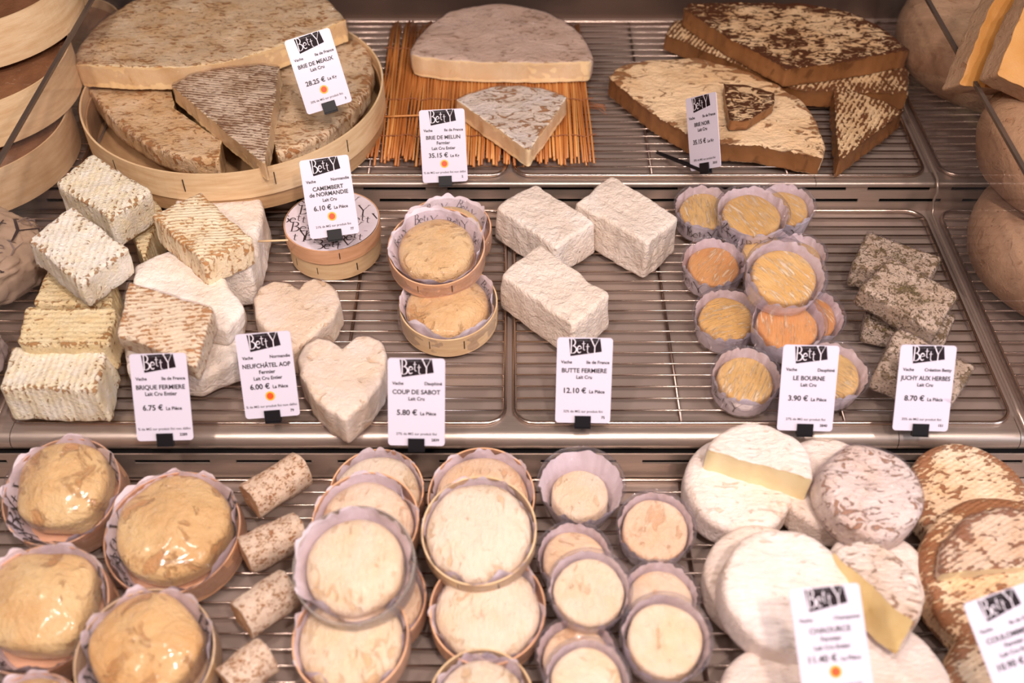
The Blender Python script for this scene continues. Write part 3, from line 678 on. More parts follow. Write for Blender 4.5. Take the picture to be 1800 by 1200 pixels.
# straw mat
mx0, mx1, my0, my1 = -.188, .108, 1.155, 1.520
t = thing('straw_mat', 'orange-brown straw mat under the pinkish half wheel', 'straw mat', Matrix.Translation((-.04, 1.33, ZT)))
rnd = random.Random(5); x = mx0; i = 0
while x < mx1:
    r = rnd.uniform(.0011, .0019); y0 = my0 + rnd.uniform(-.012, .014); y1 = my1 + rnd.uniform(-.02, .012)
    if x > -.02: y1 -= .01
    sk = rnd.uniform(-.006, .006) * (1 if x > -.12 else 2); zc = .0022 + (i % 2) * .0016
    pts = [(x + .04 + sk * (q - .5) + rnd.uniform(-.0004, .0004), y0 + (y1 - y0) * q - 1.33, zc + rnd.uniform(-.0004, .0006)) for q in (0, .25, .5, .75, 1)]
    v, f = tube(pts, r, 6); obj('straw', v, f, M['straw' if rnd.random() < .6 else 'straw2'], t); x += r * 1.62; i += 1
for yy in (1.21, 1.30, 1.44):
    pts = [(mx0 + .04 - .006 + (mx1 - mx0 + .014) * q / 40, yy - 1.33 + .002 * math.sin(q * 1.3), .0058 + .0012 * math.sin(q * 2.1)) for q in range(41)]
    v, f = tube(pts, .0009, 5); obj('string', v, f, M['string'], t)
for k in range(9):
    a = rnd.uniform(-.5, .5); v, f = tube([(.148, -.05 + k * .002, .004), (.16 + .008 * math.cos(a * 3), -.05 + .02 * a, .008), (.172, -.05 + .04 * a, .005)], .0005, 4); obj('string_end', v, f, M['string'], t)
v, f = tube([(0, 0, 0), (.085, .001, .003)], .0013, 6)
o = obj('label_pick', v, f, M['straw2']); o.location = W(645, 206, ZT + .008); o['label'] = 'pick of the Melun price label lying across the mat behind the round box'; o['category'] = 'straw'  # pick of the Melun label, given the pale straw material
K = 3.53
px_cheese('brie_half_wheel', 'pinkish film-wrapped half wheel of brie on the straw mat', 'cheese',
    C(K, 620, 0, [(345, 335, 1), (560, 372, 1), (800, 384, 1), (1200, 390, 1), (1495, 378), (1490, 310), (1440, 225), (1340, 135), (1190, 60), (960, 18), (760, 22), (580, 70), (440, 170), (365, 270)]), .085, .033, 'melun', 'paste_melun', bev=.008, lump=.0024, freq=30, film='film_tight', rag=.001, rc=.012)
px_cheese('brie_wedge', 'white crackled quarter wedge of brie on the front of the straw mat', 'cheese',
    C(K, 620, 0, [(632, 610), (760, 552), (900, 522), (1050, 515), (1200, 540), (1335, 595, 1), (1092, 935, 1)]), .0795, .027, 'melun_q', 'paste_melun', bev=.007, lump=.002, film='film_tight', rag=.001, rc=.008)
K = 2.3684
px_cheese('black_brie_piece', 'dark-rinded brie piece lying underneath the topmost dark piece', 'cheese',
    C(K, 1040, 0, [(305, 140), (345, 82), (700, 60), (1100, 120), (1322, 292), (1320, 390, 1), (850, 372, 1), (740, 322, 1)]), .074, .026, 'noir_rib', 'paste_noir', bev=.005, lump=.002, rag=.002)
px_cheese('black_brie_piece', 'topmost dark brie piece with strong brown cracks, against the back', 'cheese',
    C(K, 1040, 0, [(378, 30), (400, 12), (620, 5), (900, 10), (1080, 50), (1230, 120), (1325, 205, 1), (1050, 255, 1), (815, 285, 1), (560, 150, 1)]), .104, .029, 'noir_dark', 'paste_noir', bev=.005, lump=.002, rag=.002)
px_cheese('black_brie_half', 'wide pale-topped dark brie half lying in front on the rack', 'cheese',
    C(K, 1040, 0, [(68, 318), (120, 270), (250, 243), (430, 240), (600, 275), (760, 340), (880, 420), (945, 510), (975, 600), (965, 650, 1), (870, 640, 1), (700, 605, 1), (520, 592, 1), (400, 558, 1), (240, 460, 1)]), .076, .028, 'noir_light', 'paste_noir', bev=.005, lump=.0028, freq=35, rag=.003, rc=.006)
px_cheese('black_brie_crumb', 'small brown brie wedge resting on top of the wide dark half', 'cheese',
    C(K, 1040, 0, [(550, 345), (650, 350), (768, 385), (762, 430, 1), (700, 468, 1), (650, 500, 1), (575, 502, 1)]), .093, .015, 'noir_dark', 'paste_noir', bev=.003, lump=.002, rag=.0015)
px_cheese('black_brie_wedge', 'triangular dark brie wedge standing alone at the right of the wide half', 'cheese',
    C(K, 1040, 0, [(1012, 370), (1100, 378), (1200, 408), (1298, 458, 1), (1030, 668, 1)]), .076, .029, 'noir_rib', 'paste_noir', bev=.004, lump=.002, rag=.003)

# ================================================================== MIDDLE SHELF, left: briques
K = 2.265; O = (0, 250)
def brq(label, pts, z, h, mat='brique', **k):
    return px_cheese('brick_cheese', label, 'cheese', C(K, O[0], O[1], pts), z, h, mat, group='rectangular cheeses heaped at the left', **{**dict(bev=.0035, lump=.0022, freq=38, fine=.0007, rc=.005), **k})
brq('yellowish ribbed brick cheese at the bottom behind the heap', [(520, 360), (600, 200), (645, 260), (575, 470)], .055, .053, 'brique_y')
brq('yellow ribbed brick cheese wedged under the leaning middle brick', [(190, 500), (450, 510), (440, 650), (130, 640)], .062, .058, 'brique_y')
brq('flat yellow-topped brick cheese behind the white front brick', [(100, 655), (470, 655), (430, 808), (66, 803)], .078, .045, 'brique_y', tilt=6)
brq('white rough brick cheese at the very front left of the heap', [(48, 812), (428, 812), (385, 985), (-5, 972)], .060, .052, 'brique', flare=.06)
brq('ribbed brick cheese highest at the back left of the heap', [(368, 42), (602, 190), (438, 305), (218, 160)], .118, .050, 'brique', tilt=6, az=-60)
brq('brick cheese leaning over the left part of the heap with creased white end', [(288, 254), (515, 422), (320, 565), (107, 385)], .120, .042, 'brique', tilt=8, az=-50)
px_cheese('white_block', 'plain soft white cheese block at the back behind the ribbed brick', 'cheese', C(K, 0, 250, [(700, 215), (1030, 205), (1052, 260), (1000, 500), (800, 520), (690, 420)]), .062, .061, 'white_rind', bev=.007, lump=.003, freq=30, group='rectangular cheeses heaped at the left')
px_cheese('white_block', 'soft white cheese slab at the bottom of the heap', 'cheese', C(K, 0, 250, [(490, 790), (520, 600), (960, 620), (945, 860), (790, 930), (500, 900)]), .040, .039, 'white_rind', bev=.008, lump=.003, freq=30, group='rectangular cheeses heaped at the left')
px_cheese('white_block', 'smooth white cheese slab under the wrapped brick', 'cheese', C(K, 0, 250, [(530, 490), (670, 418), (900, 530), (968, 655), (900, 740), (520, 680)]), .071, .030, 'white_rind', bev=.007, lump=.003, freq=30, group='rectangular cheeses heaped at the left')
brq('finely ribbed brick cheese lying right on the white blocks', [(798, 196), (1005, 382), (812, 477), (604, 292)], .112, .042, 'brique_b', tilt=5, az=-45)
brq('film-wrapped brick cheese with orange-brown ribs above its price label', [(512, 556), (850, 660), (782, 892), (464, 762)], .107, .032, 'brique_b', tilt=14, az=-80, film='film_tight')

# camembert box
T, Rm = frame(583, 386, .050); r = 84 * depth(T) / FPX
t = thing('camembert_box', 'round wooden camembert box with printed lid behind its price label', 'cheese box', base_matrix(T, Rm, .0495))
band(t, r * .965, .040, 'veneer', 'box_base', 0, .0016); staples(t, r * .965, .024, (255, 305, 222), 0)
ld = band(t, r, .021, 'veneer_pink', 'lid_rim', .0275, .0016, False); staples(ld, r, .021, (285,), .0275)
v, f = lathe([(0.0001, .0480), (r * .98, .0480), (r * .98, .0485), (.0001, .0485)], 72); pl = obj('lid_paper', v, f, M['paper'], ld, False)
V, F = [], []; V2, F2 = [], []; lv, lf, lw = LOGO; rnd = random.Random(3)
s = .0125
s = .0185
for gy in range(-3, 4):
    for gx in range(-3, 4):
        cx = gx * .0400 + (.018 if gy % 2 else 0) + .003 * gy; cy = gy * .0168 + .004; rr = math.hypot(cx, cy)
        if rr > r * .93: continue
        if rr < .018: continue
        tmp = [((v[0] - lw / 2) * s + cx, (v[1] - .5) * s + cy) for v in lv]
        b = len(V); keep = [math.hypot(a, c) < r * .96 and math.hypot(a, c) > .019 for a, c in tmp]
        V += [(a, c, .0489) for a, c in tmp]; F += [tuple(i + b for i in q) for q in lf if all(keep[i] for i in q)]
obj('lid_print', V, F, M['print'], ld, False)
v, f = lathe([(.0001, .0487), (.0185, .0487), (.0185, .0489), (.0001, .0489)], 48); obj('lid_disc', v, f, simple('grey_disc_ink', lin(96, 84, 86), .6), ld, False)
tt = [flat_text('Camembert', 0, .003, .0062, 'c', True, .0491)]
obj('lid_title', *join(*tt), M['white'], ld, False)
tt = [flat_text(s_, 0, -.040 - k * .0036, .0032, 'c', False, .0491) for k, s_ in enumerate(['Fromage au lait cru moule', 'de Normandie a conserver', 'affine en cave'])]
obj('lid_fine_print', *join(*tt), M['print'], ld, False)
# hearts
K = 2.308
H1 = [(290, 545), (250, 517), (190, 508), (130, 538), (101, 590), (106, 650), (140, 702), (200, 760), (262, 800), (300, 772), (365, 715), (430, 660), (457, 600), (447, 550), (410, 515), (350, 500), (310, 515)]
H2 = [(465, 785), (420, 752), (365, 742), (312, 767), (284, 820), (292, 890), (332, 965), (390, 1030), (440, 1060), (476, 1076), (508, 1050), (562, 1000), (612, 940), (640, 870), (647, 800), (620, 755), (570, 732), (522, 737), (485, 765)]
px_cheese('heart_cheese', 'cream heart-shaped cheese half hidden behind its price label', 'cheese', C(K, 400, 270, H1), .042, .041, 'heart', bev=.006, lump=.001, film='film_tight', rc=.003, group='heart-shaped cheeses')
px_cheese('heart_cheese', 'film-wrapped heart-shaped cheese in front with its point to the viewer', 'cheese', C(K, 400, 270, H2), .046, .045, 'heart', tilt=2, bev=.005, lump=.001, film='film_tight', rc=.003, group='heart-shaped cheeses')
ht = [o for o in bpy.data.objects if o.name.startswith('heart_cheese') and o.type == 'EMPTY'][-1]
bpy.context.view_layer.update()
q0 = ht.matrix_world.inverted() @ W(592, 728, .022); q1 = ht.matrix_world.inverted() @ W(584, 752, .006)
v, f = tube([q0.lerp(q1, k / 8) + Vector((.0015 * math.sin(k * 2.1), 0, .001 * math.cos(k * 3))) for k in range(9)], [.006, .0065, .006, .0055, .005, .0055, .0045, .005, .003], 12)
v = [p + noise.noise_vector(Vector(p) * 300) * .0016 for p in v]; obj('film_tail', v, f, M['film'], ht)
# sabot boxes
g = 'round boxed cheeses beside the hearts'
boxed('boxed_cheese', 'rear yellow cheese in wooden rim, partly under the tilted one', 785, 400, 158, .040, .026, 'sabot_y', 'veneer_pink', tilt=4, group=g, cr=.80)
boxed('boxed_cheese', 'lower puffy tan cheese in pale wooden rim, nearest the shelf front', 788, 530, 174, .034, .030, 'sabot', 'veneer', tilt=6, group=g, cr=.84, cheese_lump=.003)
boxed('boxed_cheese', 'smooth tan cheese in wooden rim lying on top of the other two', 767, 432, 172, .076, .026, 'sabot', 'veneer_pink', tilt=12, group=g, cr=.78, dome=.003)
# butte blocks
K = 2.553
for lab, pts, h in (('white block cheese at the left back of its trio', [(205, 80), (480, 252), (296, 366), (25, 186)], .052),
               ('white block cheese at the right back, the tallest of its trio', [(545, 42), (850, 228), (714, 352), (388, 168)], .058),
               ('white block cheese in front of its trio, above the price label', [(220, 350), (542, 580), (374, 716), (48, 490)], .055)):
    px_cheese('block_cheese', lab, 'cheese', C(K, 860, 290, pts), h + .001, h, 'butte', bev=.0045, lump=.0022, freq=34, fine=.0006, flare=.05, group='white block cheeses in the middle', rc=.006)
# small cups
g = 'small cheeses in clear cups on the middle shelf'
for lab, a in (
    ('pale yellow cup cheese at the back left', (1240, 362, 112, .038, 'bourne', 8, -90)),
    ('yellow cup cheese at the back right, half hidden', (1382, 357, 108, .040, 'bourne', 8, -90)),
    ('yellow cup cheese at the back, lapped over both neighbours', (1324, 368, 132, .060, 'bourne', 6, -90)),
    ('orange cup cheese second down the left side', (1256, 458, 116, .038, 'bourne_o', 8, -100)),
    ('cup cheese mostly hidden at the left under the top one', (1352, 438, 118, .042, 'bourne', 6, -90)),
    ('cup cheese mostly hidden at the right behind the top one', (1408, 442, 96, .042, 'bourne', 6, -90)),
    ('cream yellow cup cheese third down the left side', (1278, 551, 122, .038, 'bourne', 10, -110)),
    ('deep orange cup cheese at the right, cut off by the top ones', (1432, 548, 116, .042, 'bourne_o', 14, -60)),
    ('orange cup cheese right below the top one', (1387, 562, 138, .062, 'bourne_o', 8, -90)),
    ('waffle-marked cup cheese lying highest in the cluster', (1383, 478, 148, .096, 'bourne', 16, -80)),
    ('cup cheese nearest the front left of the price label', (1313, 658, 128, .038, 'bourne', 8, -90)),
    ('yellow cup cheese half behind the right edge of the price label', (1468, 648, 128, .038, 'bourne', 10, -70))):
    px_, py_, w_, z_, m_, ti, az = a
    cup('cup_cheese', lab, px_, py_, w_, z_, m_, ti, az, rz=random.uniform(0, 360), group=g)
# herb blocks
K = 2.353
def herb(lab, pts, z, h, tilt, az, seed, dense):
    t = px_cheese('herb_cheese', lab, 'cheese', C(K, 1460, 290, pts), z, h, 'herb', tilt=tilt, az=az, bev=.004, lump=.0016, film='film_tight', group='herbed rectangular cheeses', rc=.006)
    rd = random.Random(seed); me = t.children[0].data; V, F = [], []; P = [p for p in me.polygons if p.center.z > h * .15]
    cl = [(rd.uniform(-.03, .03), rd.uniform(-.015, .015)) for _ in range(3)]
    for _ in range(dense):
        p = rd.choice(P); c = Vector(p.center)
        if rd.random() < .45 and p.normal.z > .7:
            q = rd.choice(cl); c = Vector((q[0] + rd.gauss(0, .006), q[1] + rd.gauss(0, .003), 0)); b = min(P, key=lambda f: (f.center.x - c.x) ** 2 + (f.center.y - c.y) ** 2 + (0 if f.normal.z > .5 else 1)); c = Vector(b.center); p = b
        n = p.normal; a = rd.uniform(0, 6.28); u = n.orthogonal().normalized(); u = Matrix.Rotation(a, 3, n) @ u; w = n.cross(u)
        l = rd.uniform(.0007, .0021); k = l * .28; c = c + n * .0004 + u * rd.uniform(-.002, .002) + w * rd.uniform(-.002, .002); b0 = len(V)
        V += [c - u * l, c + w * k + n * .0004, c + u * l, c - w * k + n * .0001]; F.append((b0, b0 + 1, b0 + 2, b0 + 3))
    o = obj('herb_flakes', V, F, M['herb_flake'], t, False); o['kind'] = 'stuff'
herb('herb-coated block cheese at the back of its heap', [(155, 270), (460, 380), (415, 462), (85, 415)], .036, .034, 0, -90, 1, 420)
herb('herb-coated block cheese flat under the crossed one', [(150, 580), (520, 615), (478, 730), (140, 665)], .029, .028, 0, -90, 2, 420)
herb('herb-flecked block cheese half hidden by its price label', [(275, 665), (602, 832), (505, 985), (190, 850)], .052, .032, 6, -60, 4, 420)
herb('herb-topped block cheese with green tufts lying across the others', [(245, 380), (536, 532), (440, 690), (122, 505)], .074, .030, 10, -60, 3, 700)

# ================================================================== BOTTOM SHELF
def MD(lab, px, py, w, z, hb, tilt, sq=0, wood='veneer_pink', lg=None, az=-90, cr=.80, rz=0):
    return boxed('boxed_soft_cheese', lab, px, py, w, z, hb, 'montdor', wood, tilt=tilt, az=az, group='large glossy cheeses in paper-lined wooden rims', cr=cr, dome=.007, ch=hb * 1.12, sq=sq, lin_h=1.12, linr=1.0,
                 logos=lg or [(a, .60, random.uniform(-20, 20)) for a in range(190, 371, 30)], lsz=.026, coff=(-.002, .008), rz=rz, cheese_lump=.003, crk=.003, sc=.005)
MD('glossy tan cheese in a paper-lined wooden rim at the top left', 108, 862, 204, .000, .038, 14, -.04)
MD('round tan cheese with fine dark specks in a paper-lined rim', 303, 934, 236, -.008, .034, 10, cr=.84)
MD('squarish yellow wrapped cheese at the left edge of the photo', 70, 1068, 236, .000, .040, 12, -.07, 'veneer_pink', az=-80)
MD('wrapped tan cheese at the bottom with folded paper behind it', 255, 1150, 240, .000, .040, 12, .03, 'veneer', az=-70)
MD('wrapped yellow cheese barely in view in the bottom left corner', 40, 1290, 220, -.010, .036, 6)
# logs
def log(lab, p0, p1, rpx, z):
    a = W(p0[0], p0[1], z); b = W(p1[0], p1[1], z); c = (a + b) / 2; L = (b - a).length; r = rpx * depth(c) / FPX; seed = random.random() * 50
    V, F = [], []; n, m = 56, 26
    prof = [(0, 0), (.35, 0), (.7, .0), (.93, .0), (.985, .012), (1, .04)] + [(1, .04 + .92 * k / 16) for k in range(1, 17)] + [(.985, .988), (.93, 1), (.7, 1), (.35, 1), (0, 1)]
    for (q, s) in prof:
        for i in range(n):
            th = 2 * math.pi * i / n; y, zz = r * max(q, .01) * math.cos(th), r * max(q, .01) * math.sin(th); x = (s - .5) * L
            nv = nz((x, y, zz), 50, seed) * .0022 + nz((x, y, zz), 230, seed) * .0006; V.append((x + nv.x, y + nv.y, zz + nv.z + r))
    mm = len(prof)
    side, ends = [], []
    side, ends, ends2 = [], [], []
    for k in range(mm - 1):
        for i in range(n):
            j = (i + 1) % n; f = (k * n + i, (k + 1) * n + i, (k + 1) * n + j, k * n + j); (ends if k < 3 else ends2 if k >= mm - 4 else side).append(f)
    def sub(F):
        ids = sorted({i for f in F for i in f}); mp = {v: k for k, v in enumerate(ids)}
        return [V[i] for i in ids], [tuple(mp[i] for i in f) for f in F]
    Mx = Matrix.Rotation(math.atan2(b.y - a.y, b.x - a.x), 4, 'Z'); Mx.translation = (c.x, c.y, z - r)
    t = thing('log_cheese', lab, 'cheese', Mx, 'speckled cylinder cheeses in a row'); v, f = sub(side); obj('rind', v, f, M['log'], t); v, f = sub(ends); obj('end_rind', v, f, M['log_end'], t); v, f = sub(ends2); obj('end_rind', v, f, M['log_end'], t)
log('speckled log cheese at the top of its row, under the riser', (440, 882), (532, 822), 34, -.020)
log('speckled log cheese second in its row', (430, 977), (530, 930), 35, -.020)
log('speckled log cheese third in its row', (424, 1090), (512, 1030), 37, -.020)
log('speckled log cheese lowest in its row, cut by the frame', (400, 1205), (470, 1150), 37, -.020)
# discs in rims: first column
g = 'flat round cheeses in rims, left column'
kw = dict(logos=(), lin_h=1.02, dome=.003, sc=.006, crk=.003)
boxed('rim_cheese', 'creamy disc cheese at the very back of the left column', 662, 862, 168, -.012, .026, 'wheel_cream', 'veneer_pink', tilt=8, group=g, cr=.90, **kw)
boxed('rim_cheese', 'disc cheese second from the back in the left column', 642, 915, 190, .014, .026, 'wheel_pink', 'veneer_pink', tilt=10, group=g, cr=.86, **kw)
boxed('rim_cheese', 'disc cheese peeping out at the right under the big clear rim', 655, 1050, 190, -.014, .026, 'wheel_pink', 'veneer_pink', tilt=4, group=g, cr=.88, **kw)
boxed('rim_cheese', 'disc cheese at the front of the left column below the clear rim', 616, 1120, 206, .008, .026, 'wheel_cream', 'veneer_pink', tilt=8, group=g, cr=.88, **kw)
boxed('rim_cheese', 'large disc cheese in a clear plastic rim lying on the left column', 622, 990, 216, .044, .028, 'wheel_cream', M['cup_rim'], tilt=14, group=g, cr=.80, rim_name='plastic_rim', **kw)
g = 'flat round cheeses in rims, right column'
boxed('rim_cheese', 'disc cheese in pink wooden rim at the back of the right column', 846, 872, 190, -.012, .028, 'wheel_pink', 'veneer_pink', tilt=12, group=g, cr=.86, **kw)
boxed('rim_cheese', 'disc cheese with a paper flap at the front of the right column', 857, 1068, 206, -.010, .028, 'wheel_cream', 'veneer_pink', tilt=8, group=g, cr=.88, **kw)
boxed('rim_cheese', 'pale disc cheese lying on top of the right column', 842, 930, 204, .024, .026, 'wheel_cream', 'veneer', tilt=12, group=g, cr=.92, **kw)
boxed('rim_cheese', 'disc cheese in crinkled film barely in view at the bottom edge', 846, 1232, 190, -.016, .026, 'wheel_cream', 'veneer', tilt=6, group=g, cr=.84, **kw)
# cups bottom
g = 'small cheeses in clear cups on the bottom shelf'
for lab, a in (
    ('deep clear cup cheese with pleated paper at the top of its group', (1022, 848, 158, -.004, 'wheel_cream', 4, -90, .050, .64)),
    ('cup cheese standing to the right of the deep cup', (1154, 924, 142, -.014, 'wheel_pink', 12, -90, .038, .82)),
    ('pinkish cup cheese mostly covered, below the deep cup', (1010, 975, 138, -.016, 'wheel_pink', 6, -90, .036, .80)),
    ('cup cheese mostly covered in the right file of cups', (1162, 1045, 140, -.016, 'wheel_pink', 6, -90, .036, .80)),
    ('cup cheese in the middle of the left file, lapping two others', (1037, 1032, 152, .012, 'wheel_cream', 10, -90, .038, .82)),
    ('large cup cheese nearest the viewer in the right file', (1172, 1118, 166, .010, 'wheel_cream', 12, -90, .038, .80)),
    ('cup cheese hidden low at the bottom of the left file', (1015, 1150, 150, -.016, 'wheel_pink', 6, -90, .036, .80)),
    ('cup cheese with streaky film at the bottom edge of the photo', (1032, 1192, 156, .010, 'wheel_cream', 8, -90, .036, .80))):
    px_, py_, w_, z_, m_, ti, az, hc, cr = a
    cup('cup_cheese', lab, px_, py_, w_, z_, m_, ti, az, rz=random.uniform(0, 360), hc=hc, cr=cr, group=g, chf=.62 if hc > .04 else .80, logos=())
# white rounds
g = 'white round cheeses on the bottom shelf'
round_cheese('round_cheese', 'white round cheese under the cut half at the back', 'cheese', 1300, 846, 192, .002, .046, 'round_white', tilt=7, lump=.002, group=g)
round_cheese('round_cheese', 'white round cheese behind the mottled one', 'cheese', 1462, 845, 190, .000, .046, 'round_white', tilt=7, lump=.002, group=g)
round_cheese('round_cheese', 'white round cheese under the golden cut half', 'cheese', 1548, 1000, 178, -.010, .044, 'round_white', tilt=4, group=g)
round_cheese('round_cheese', 'white round cheese peeping out behind the big front one', 'cheese', 1345, 1010, 208, -.008, .046, 'round_white', tilt=6, group=g)
round_cheese('round_cheese', 'big smooth white round cheese left of the lower price label', 'cheese', 1387, 1034, 230, .036, .046, 'round_white', tilt=12, az=-80, group=g, bev=.007)
round_cheese('round_cheese', 'white round cheese cut by the bottom edge left of the price label', 'cheese', 1385, 1240, 240, -.010, .044, 'round_white', tilt=4, group=g)
round_cheese('round_cheese', 'white round cheese at the bottom edge behind the price label', 'cheese', 1560, 1190, 225, -.010, .044, 'round_white', tilt=4, group=g)
round_cheese('round_cheese', 'brown-mottled film-wrapped round cheese lying on the white ones', 'cheese', 1538, 855, 184, .042, .046, 'mottled', tilt=10, az=-60, film='film_tight', lump=.003, group=g, bev=.011)
K = 2.5
px_cheese('half_cheese', 'white half cheese with pale cut face lying on a white round', 'cheese',
    C(K, 1180, 720, [(148, 172, 1), (300, 212, 1), (450, 252, 1), (627, 308), (628, 235), (590, 150), (500, 88), (380, 50), (280, 60), (190, 110)]), .040, .046, 'round_white', 'paste_pale', tilt=4, bev=.006, lump=.0015, rag=.0015, rc=.01)
px_cheese('half_cheese', 'mottled half cheese with golden cut face leaning at the right', 'cheese',
    C(K, 1180, 720, [(1075, 925, 1), (960, 850, 1), (860, 745, 1), (780, 685, 1), (706, 615), (760, 580), (835, 560), (930, 585), (1040, 670), (1105, 770), (1120, 850)]), .048, .048, 'mottled', 'paste_gold', tilt=12, az=60, bev=.006, lump=.002, rag=.0015, rc=.008)
# russet rounds at right
g = 'russet round cheeses at the right'
round_cheese('russet_cheese', 'russet ribbed cheese disc at the back right corner', 'cheese', 1706, 870, 214, -.004, .036, 'orange_rind', tilt=10, bev=.008, group=g)
round_cheese('russet_cheese', 'big dark-edged russet cheese disc under the cut half', 'cheese', 1785, 1010, 320, .000, .050, 'orange_rind', tilt=10, az=-120, bev=.012, lump=.003, group=g)
round_cheese('russet_cheese', 'russet cheese disc at the bottom right behind the tilted price label', 'cheese', 1800, 1215, 260, -.020, .035, 'orange_rind', tilt=8, bev=.009, group=g)
px_cheese('half_cheese', 'cream half cheese with russet edge and thin cut face at the right edge', 'cheese',
    [(1652, 1008, 1), (1740, 1000, 1), (1830, 992, 1), (1900, 985), (1890, 930), (1830, 895), (1760, 886), (1700, 905), (1660, 950)], .026, .022, 'orange_rind', 'paste_pale', tilt=8, bev=.007, lump=.002, film='film_tight', rc=.01, group=g)

# ================================================================== RIGHT SECTION
def wheel(lab, x, y, zb, r, h, tilt=0, az=0, mat='tomme'):
    o, tg = circle(r, 110); (v, f), _ = slab(o, tg, h, h * .44, .002, 16, random.random() * 30, rings=12, fine=.0004)
    ax = Vector((-math.sin(R(az)), math.cos(R(az)), 0)); Mx = Matrix.Translation((x, y, zb)) @ Matrix.Rotation(R(tilt), 4, ax)
    t = thing('whole_cheese', lab, 'cheese', Mx, 'big brown-grey cheese wheels beyond the right divider'); obj('rind', v, f, M[mat], t); return t
wheel('big beige cheese wheel lowest in the stack beyond the right divider', .700, .976, .001, .140, .095)
wheel('big beige cheese wheel lying on the lowest one beyond the divider', .707, 1.04, .0965, .146, .095)
wheel('big beige cheese wheel at the back beyond the right divider', .722, 1.385, .046, .158, .095)
wheel('small beige cheese at the right edge below the stack', .645, .785, .001, .058, .045)
px_cheese('cut_cheese', 'upright golden cut cheese piece with brown rind beyond the right divider', 'cheese', [(1686, 150, 1), (1712, 80, 1), (1745, 5, 1), (1790, -70, 1), (1850, -70, 1), (1800, 40, 1), (1778, 158, 1)], .245, .038, 'paste_tomme', 'tomme', tilt=48, az=-78, bev=.003, nm=('cut_face', 'rind'), group='golden cut pieces beyond the right divider')
px_cheese('cut_cheese', 'golden cut cheese piece at the top right edge of the photo', 'cheese', [(1753, 132, 1), (1772, 80, 1), (1800, 15, 1), (1840, -50, 1), (1900, -50, 1), (1880, 100, 1), (1850, 178, 1), (1800, 155, 1)], .262, .036, 'paste_tomme', 'tomme', tilt=48, az=-78, bev=.003, nm=('cut_face', 'rind'), group='golden cut pieces beyond the right divider')
# ================================================================== LEFT SECTION
g = 'round wooden boxes beyond the left divider'
for lab, x, y, z, r, h in (('wooden box of brown cheese lowest in the left stack', -.730, 1.165, ZT + .0005, .146, .060), ('wooden box of brown cheese in the middle of the left stack', -.716, 1.215, ZT + .064, .138, .060),
                          ('wooden box of brown cheese highest in the left stack', -.728, 1.305, ZT + .1265, .145, .060), ('wooden box of brown cheese behind the left stack', -.668, 1.405, ZT + .0005, .094, .060)):
    t = thing('round_box', lab, 'wooden box', Matrix.Translation((x, y, z)), g); band(t, r, h, 'veneer', 'wooden_rim', 0, .002)
    o, tg = circle(r * .965, 84); (v, f), _ = slab(o, tg, h * .80, .008, .001, 25, random.random() * 20); v = [(a, b, c + .002) for a, b, c in v]; obj('cheese', v, f, M['washed_brown'], t)
def bundle(lab, x, y, zb, rx, ry, h, mat, prints, seed):
    V, F = [], []; n, m = 120, 56
    def P(th, ph, off=0):
        d = Vector((math.cos(ph) * math.cos(th), math.cos(ph) * math.sin(th), math.sin(ph)))
        k = 1 + .08 * noise.noise(d * 2.2 + Vector((seed, 0, 0))) + .09 * abs(noise.noise(d * 4.5 + Vector((0, seed, 0)))) + .05 * abs(noise.noise(d * 11)) - .04
        p = Vector((d.x * rx, d.y * ry, 0)) * k; z = h / 2 + h / 2 * (abs(d.z) ** .6) * (1 if d.z > 0 else -1) * k
        s = (1 + off / .06); return (p.x * s, p.y * s, max(.0, z + off))
    for j in range(m + 1):
        for i in range(n): V.append(P(2 * math.pi * i / n, -math.pi / 2 + math.pi * j / m))
    for j in range(m):
        for i in range(n): F.append((j * n + i, j * n + (i + 1) % n, (j + 1) * n + (i + 1) % n, (j + 1) * n + i))
    t = thing('paper_bundle', lab, 'wrapped cheese', Matrix.Translation((x, y, zb)), 'paper-wrapped cheeses beyond the left divider'); obj('wrapping', V, F, M[mat], t)
    for nm, mt, items in prints:
        V, F = [], []
        for (v2, f2, w2), th0, ph0, s, rot in items:
            b = len(V); c, sn = math.cos(R(rot)), math.sin(R(rot))
            for q in v2:
                xx, yy = (q[0] - w2 / 2) * s, (q[1] - .5) * s; xx, yy = c * xx - sn * yy, sn * xx + c * yy
                X_, Y_ = th0 + xx, ph0 + yy; th = math.atan2(Y_ / ry, X_ / rx); rho = math.hypot(X_ / rx, Y_ / ry); ph = math.acos(min(.995, rho))
                for _i in range(3):
                    qx, qy, _z = P(th, ph); ph = math.acos(max(0, min(.995, math.cos(ph) * rho / max(1e-4, math.hypot(qx / rx, qy / ry)))))
                V.append(P(th, ph, .0016))
            F += [tuple(i + b for i in q) for q in f2]
        obj(nm, V, F, M[mt], t, False)
bundle('crumpled brown paper bundle printed with large letters beyond the left divider', -.680, .960, .001, .115, .085, .080, 'paper_brown',
    [('large_print', 'print', [(word('tY'), .080, .022, .036, -4)]), ('pale_print', 'print_grey', [(word('BeY'), .078, -.010, .022, 5), (word('etY'), .074, -.034, .018, 0), (word('Be'), .088, .046, .020, 0)]),
     ('small_print', 'print', [(text2d('VOTRE SITE', True), .076, -.046, .005, 4), (text2d('MONSIEUR', True), .066, -.058, .006, -6)])], 3)
bundle('white paper-wrapped cheese at the left edge in front of the bundle', -.650, .815, .001, .080, .058, .055, 'paper_white', [('pale_print', 'print_grey', [(LOGO, .058, -.018, .011, 0), (LOGO, .058, .008, .011, 10)])], 8)
o = obj('wooden_pick', *tube([(-.018, 0, 0), (.018, .001, .001)], .0013, 6), M['veneer']); o.location = W(480, 424, .066); o['label'] = 'thin pale wooden pick between the white block and the printed round box'; o['category'] = 'pick'

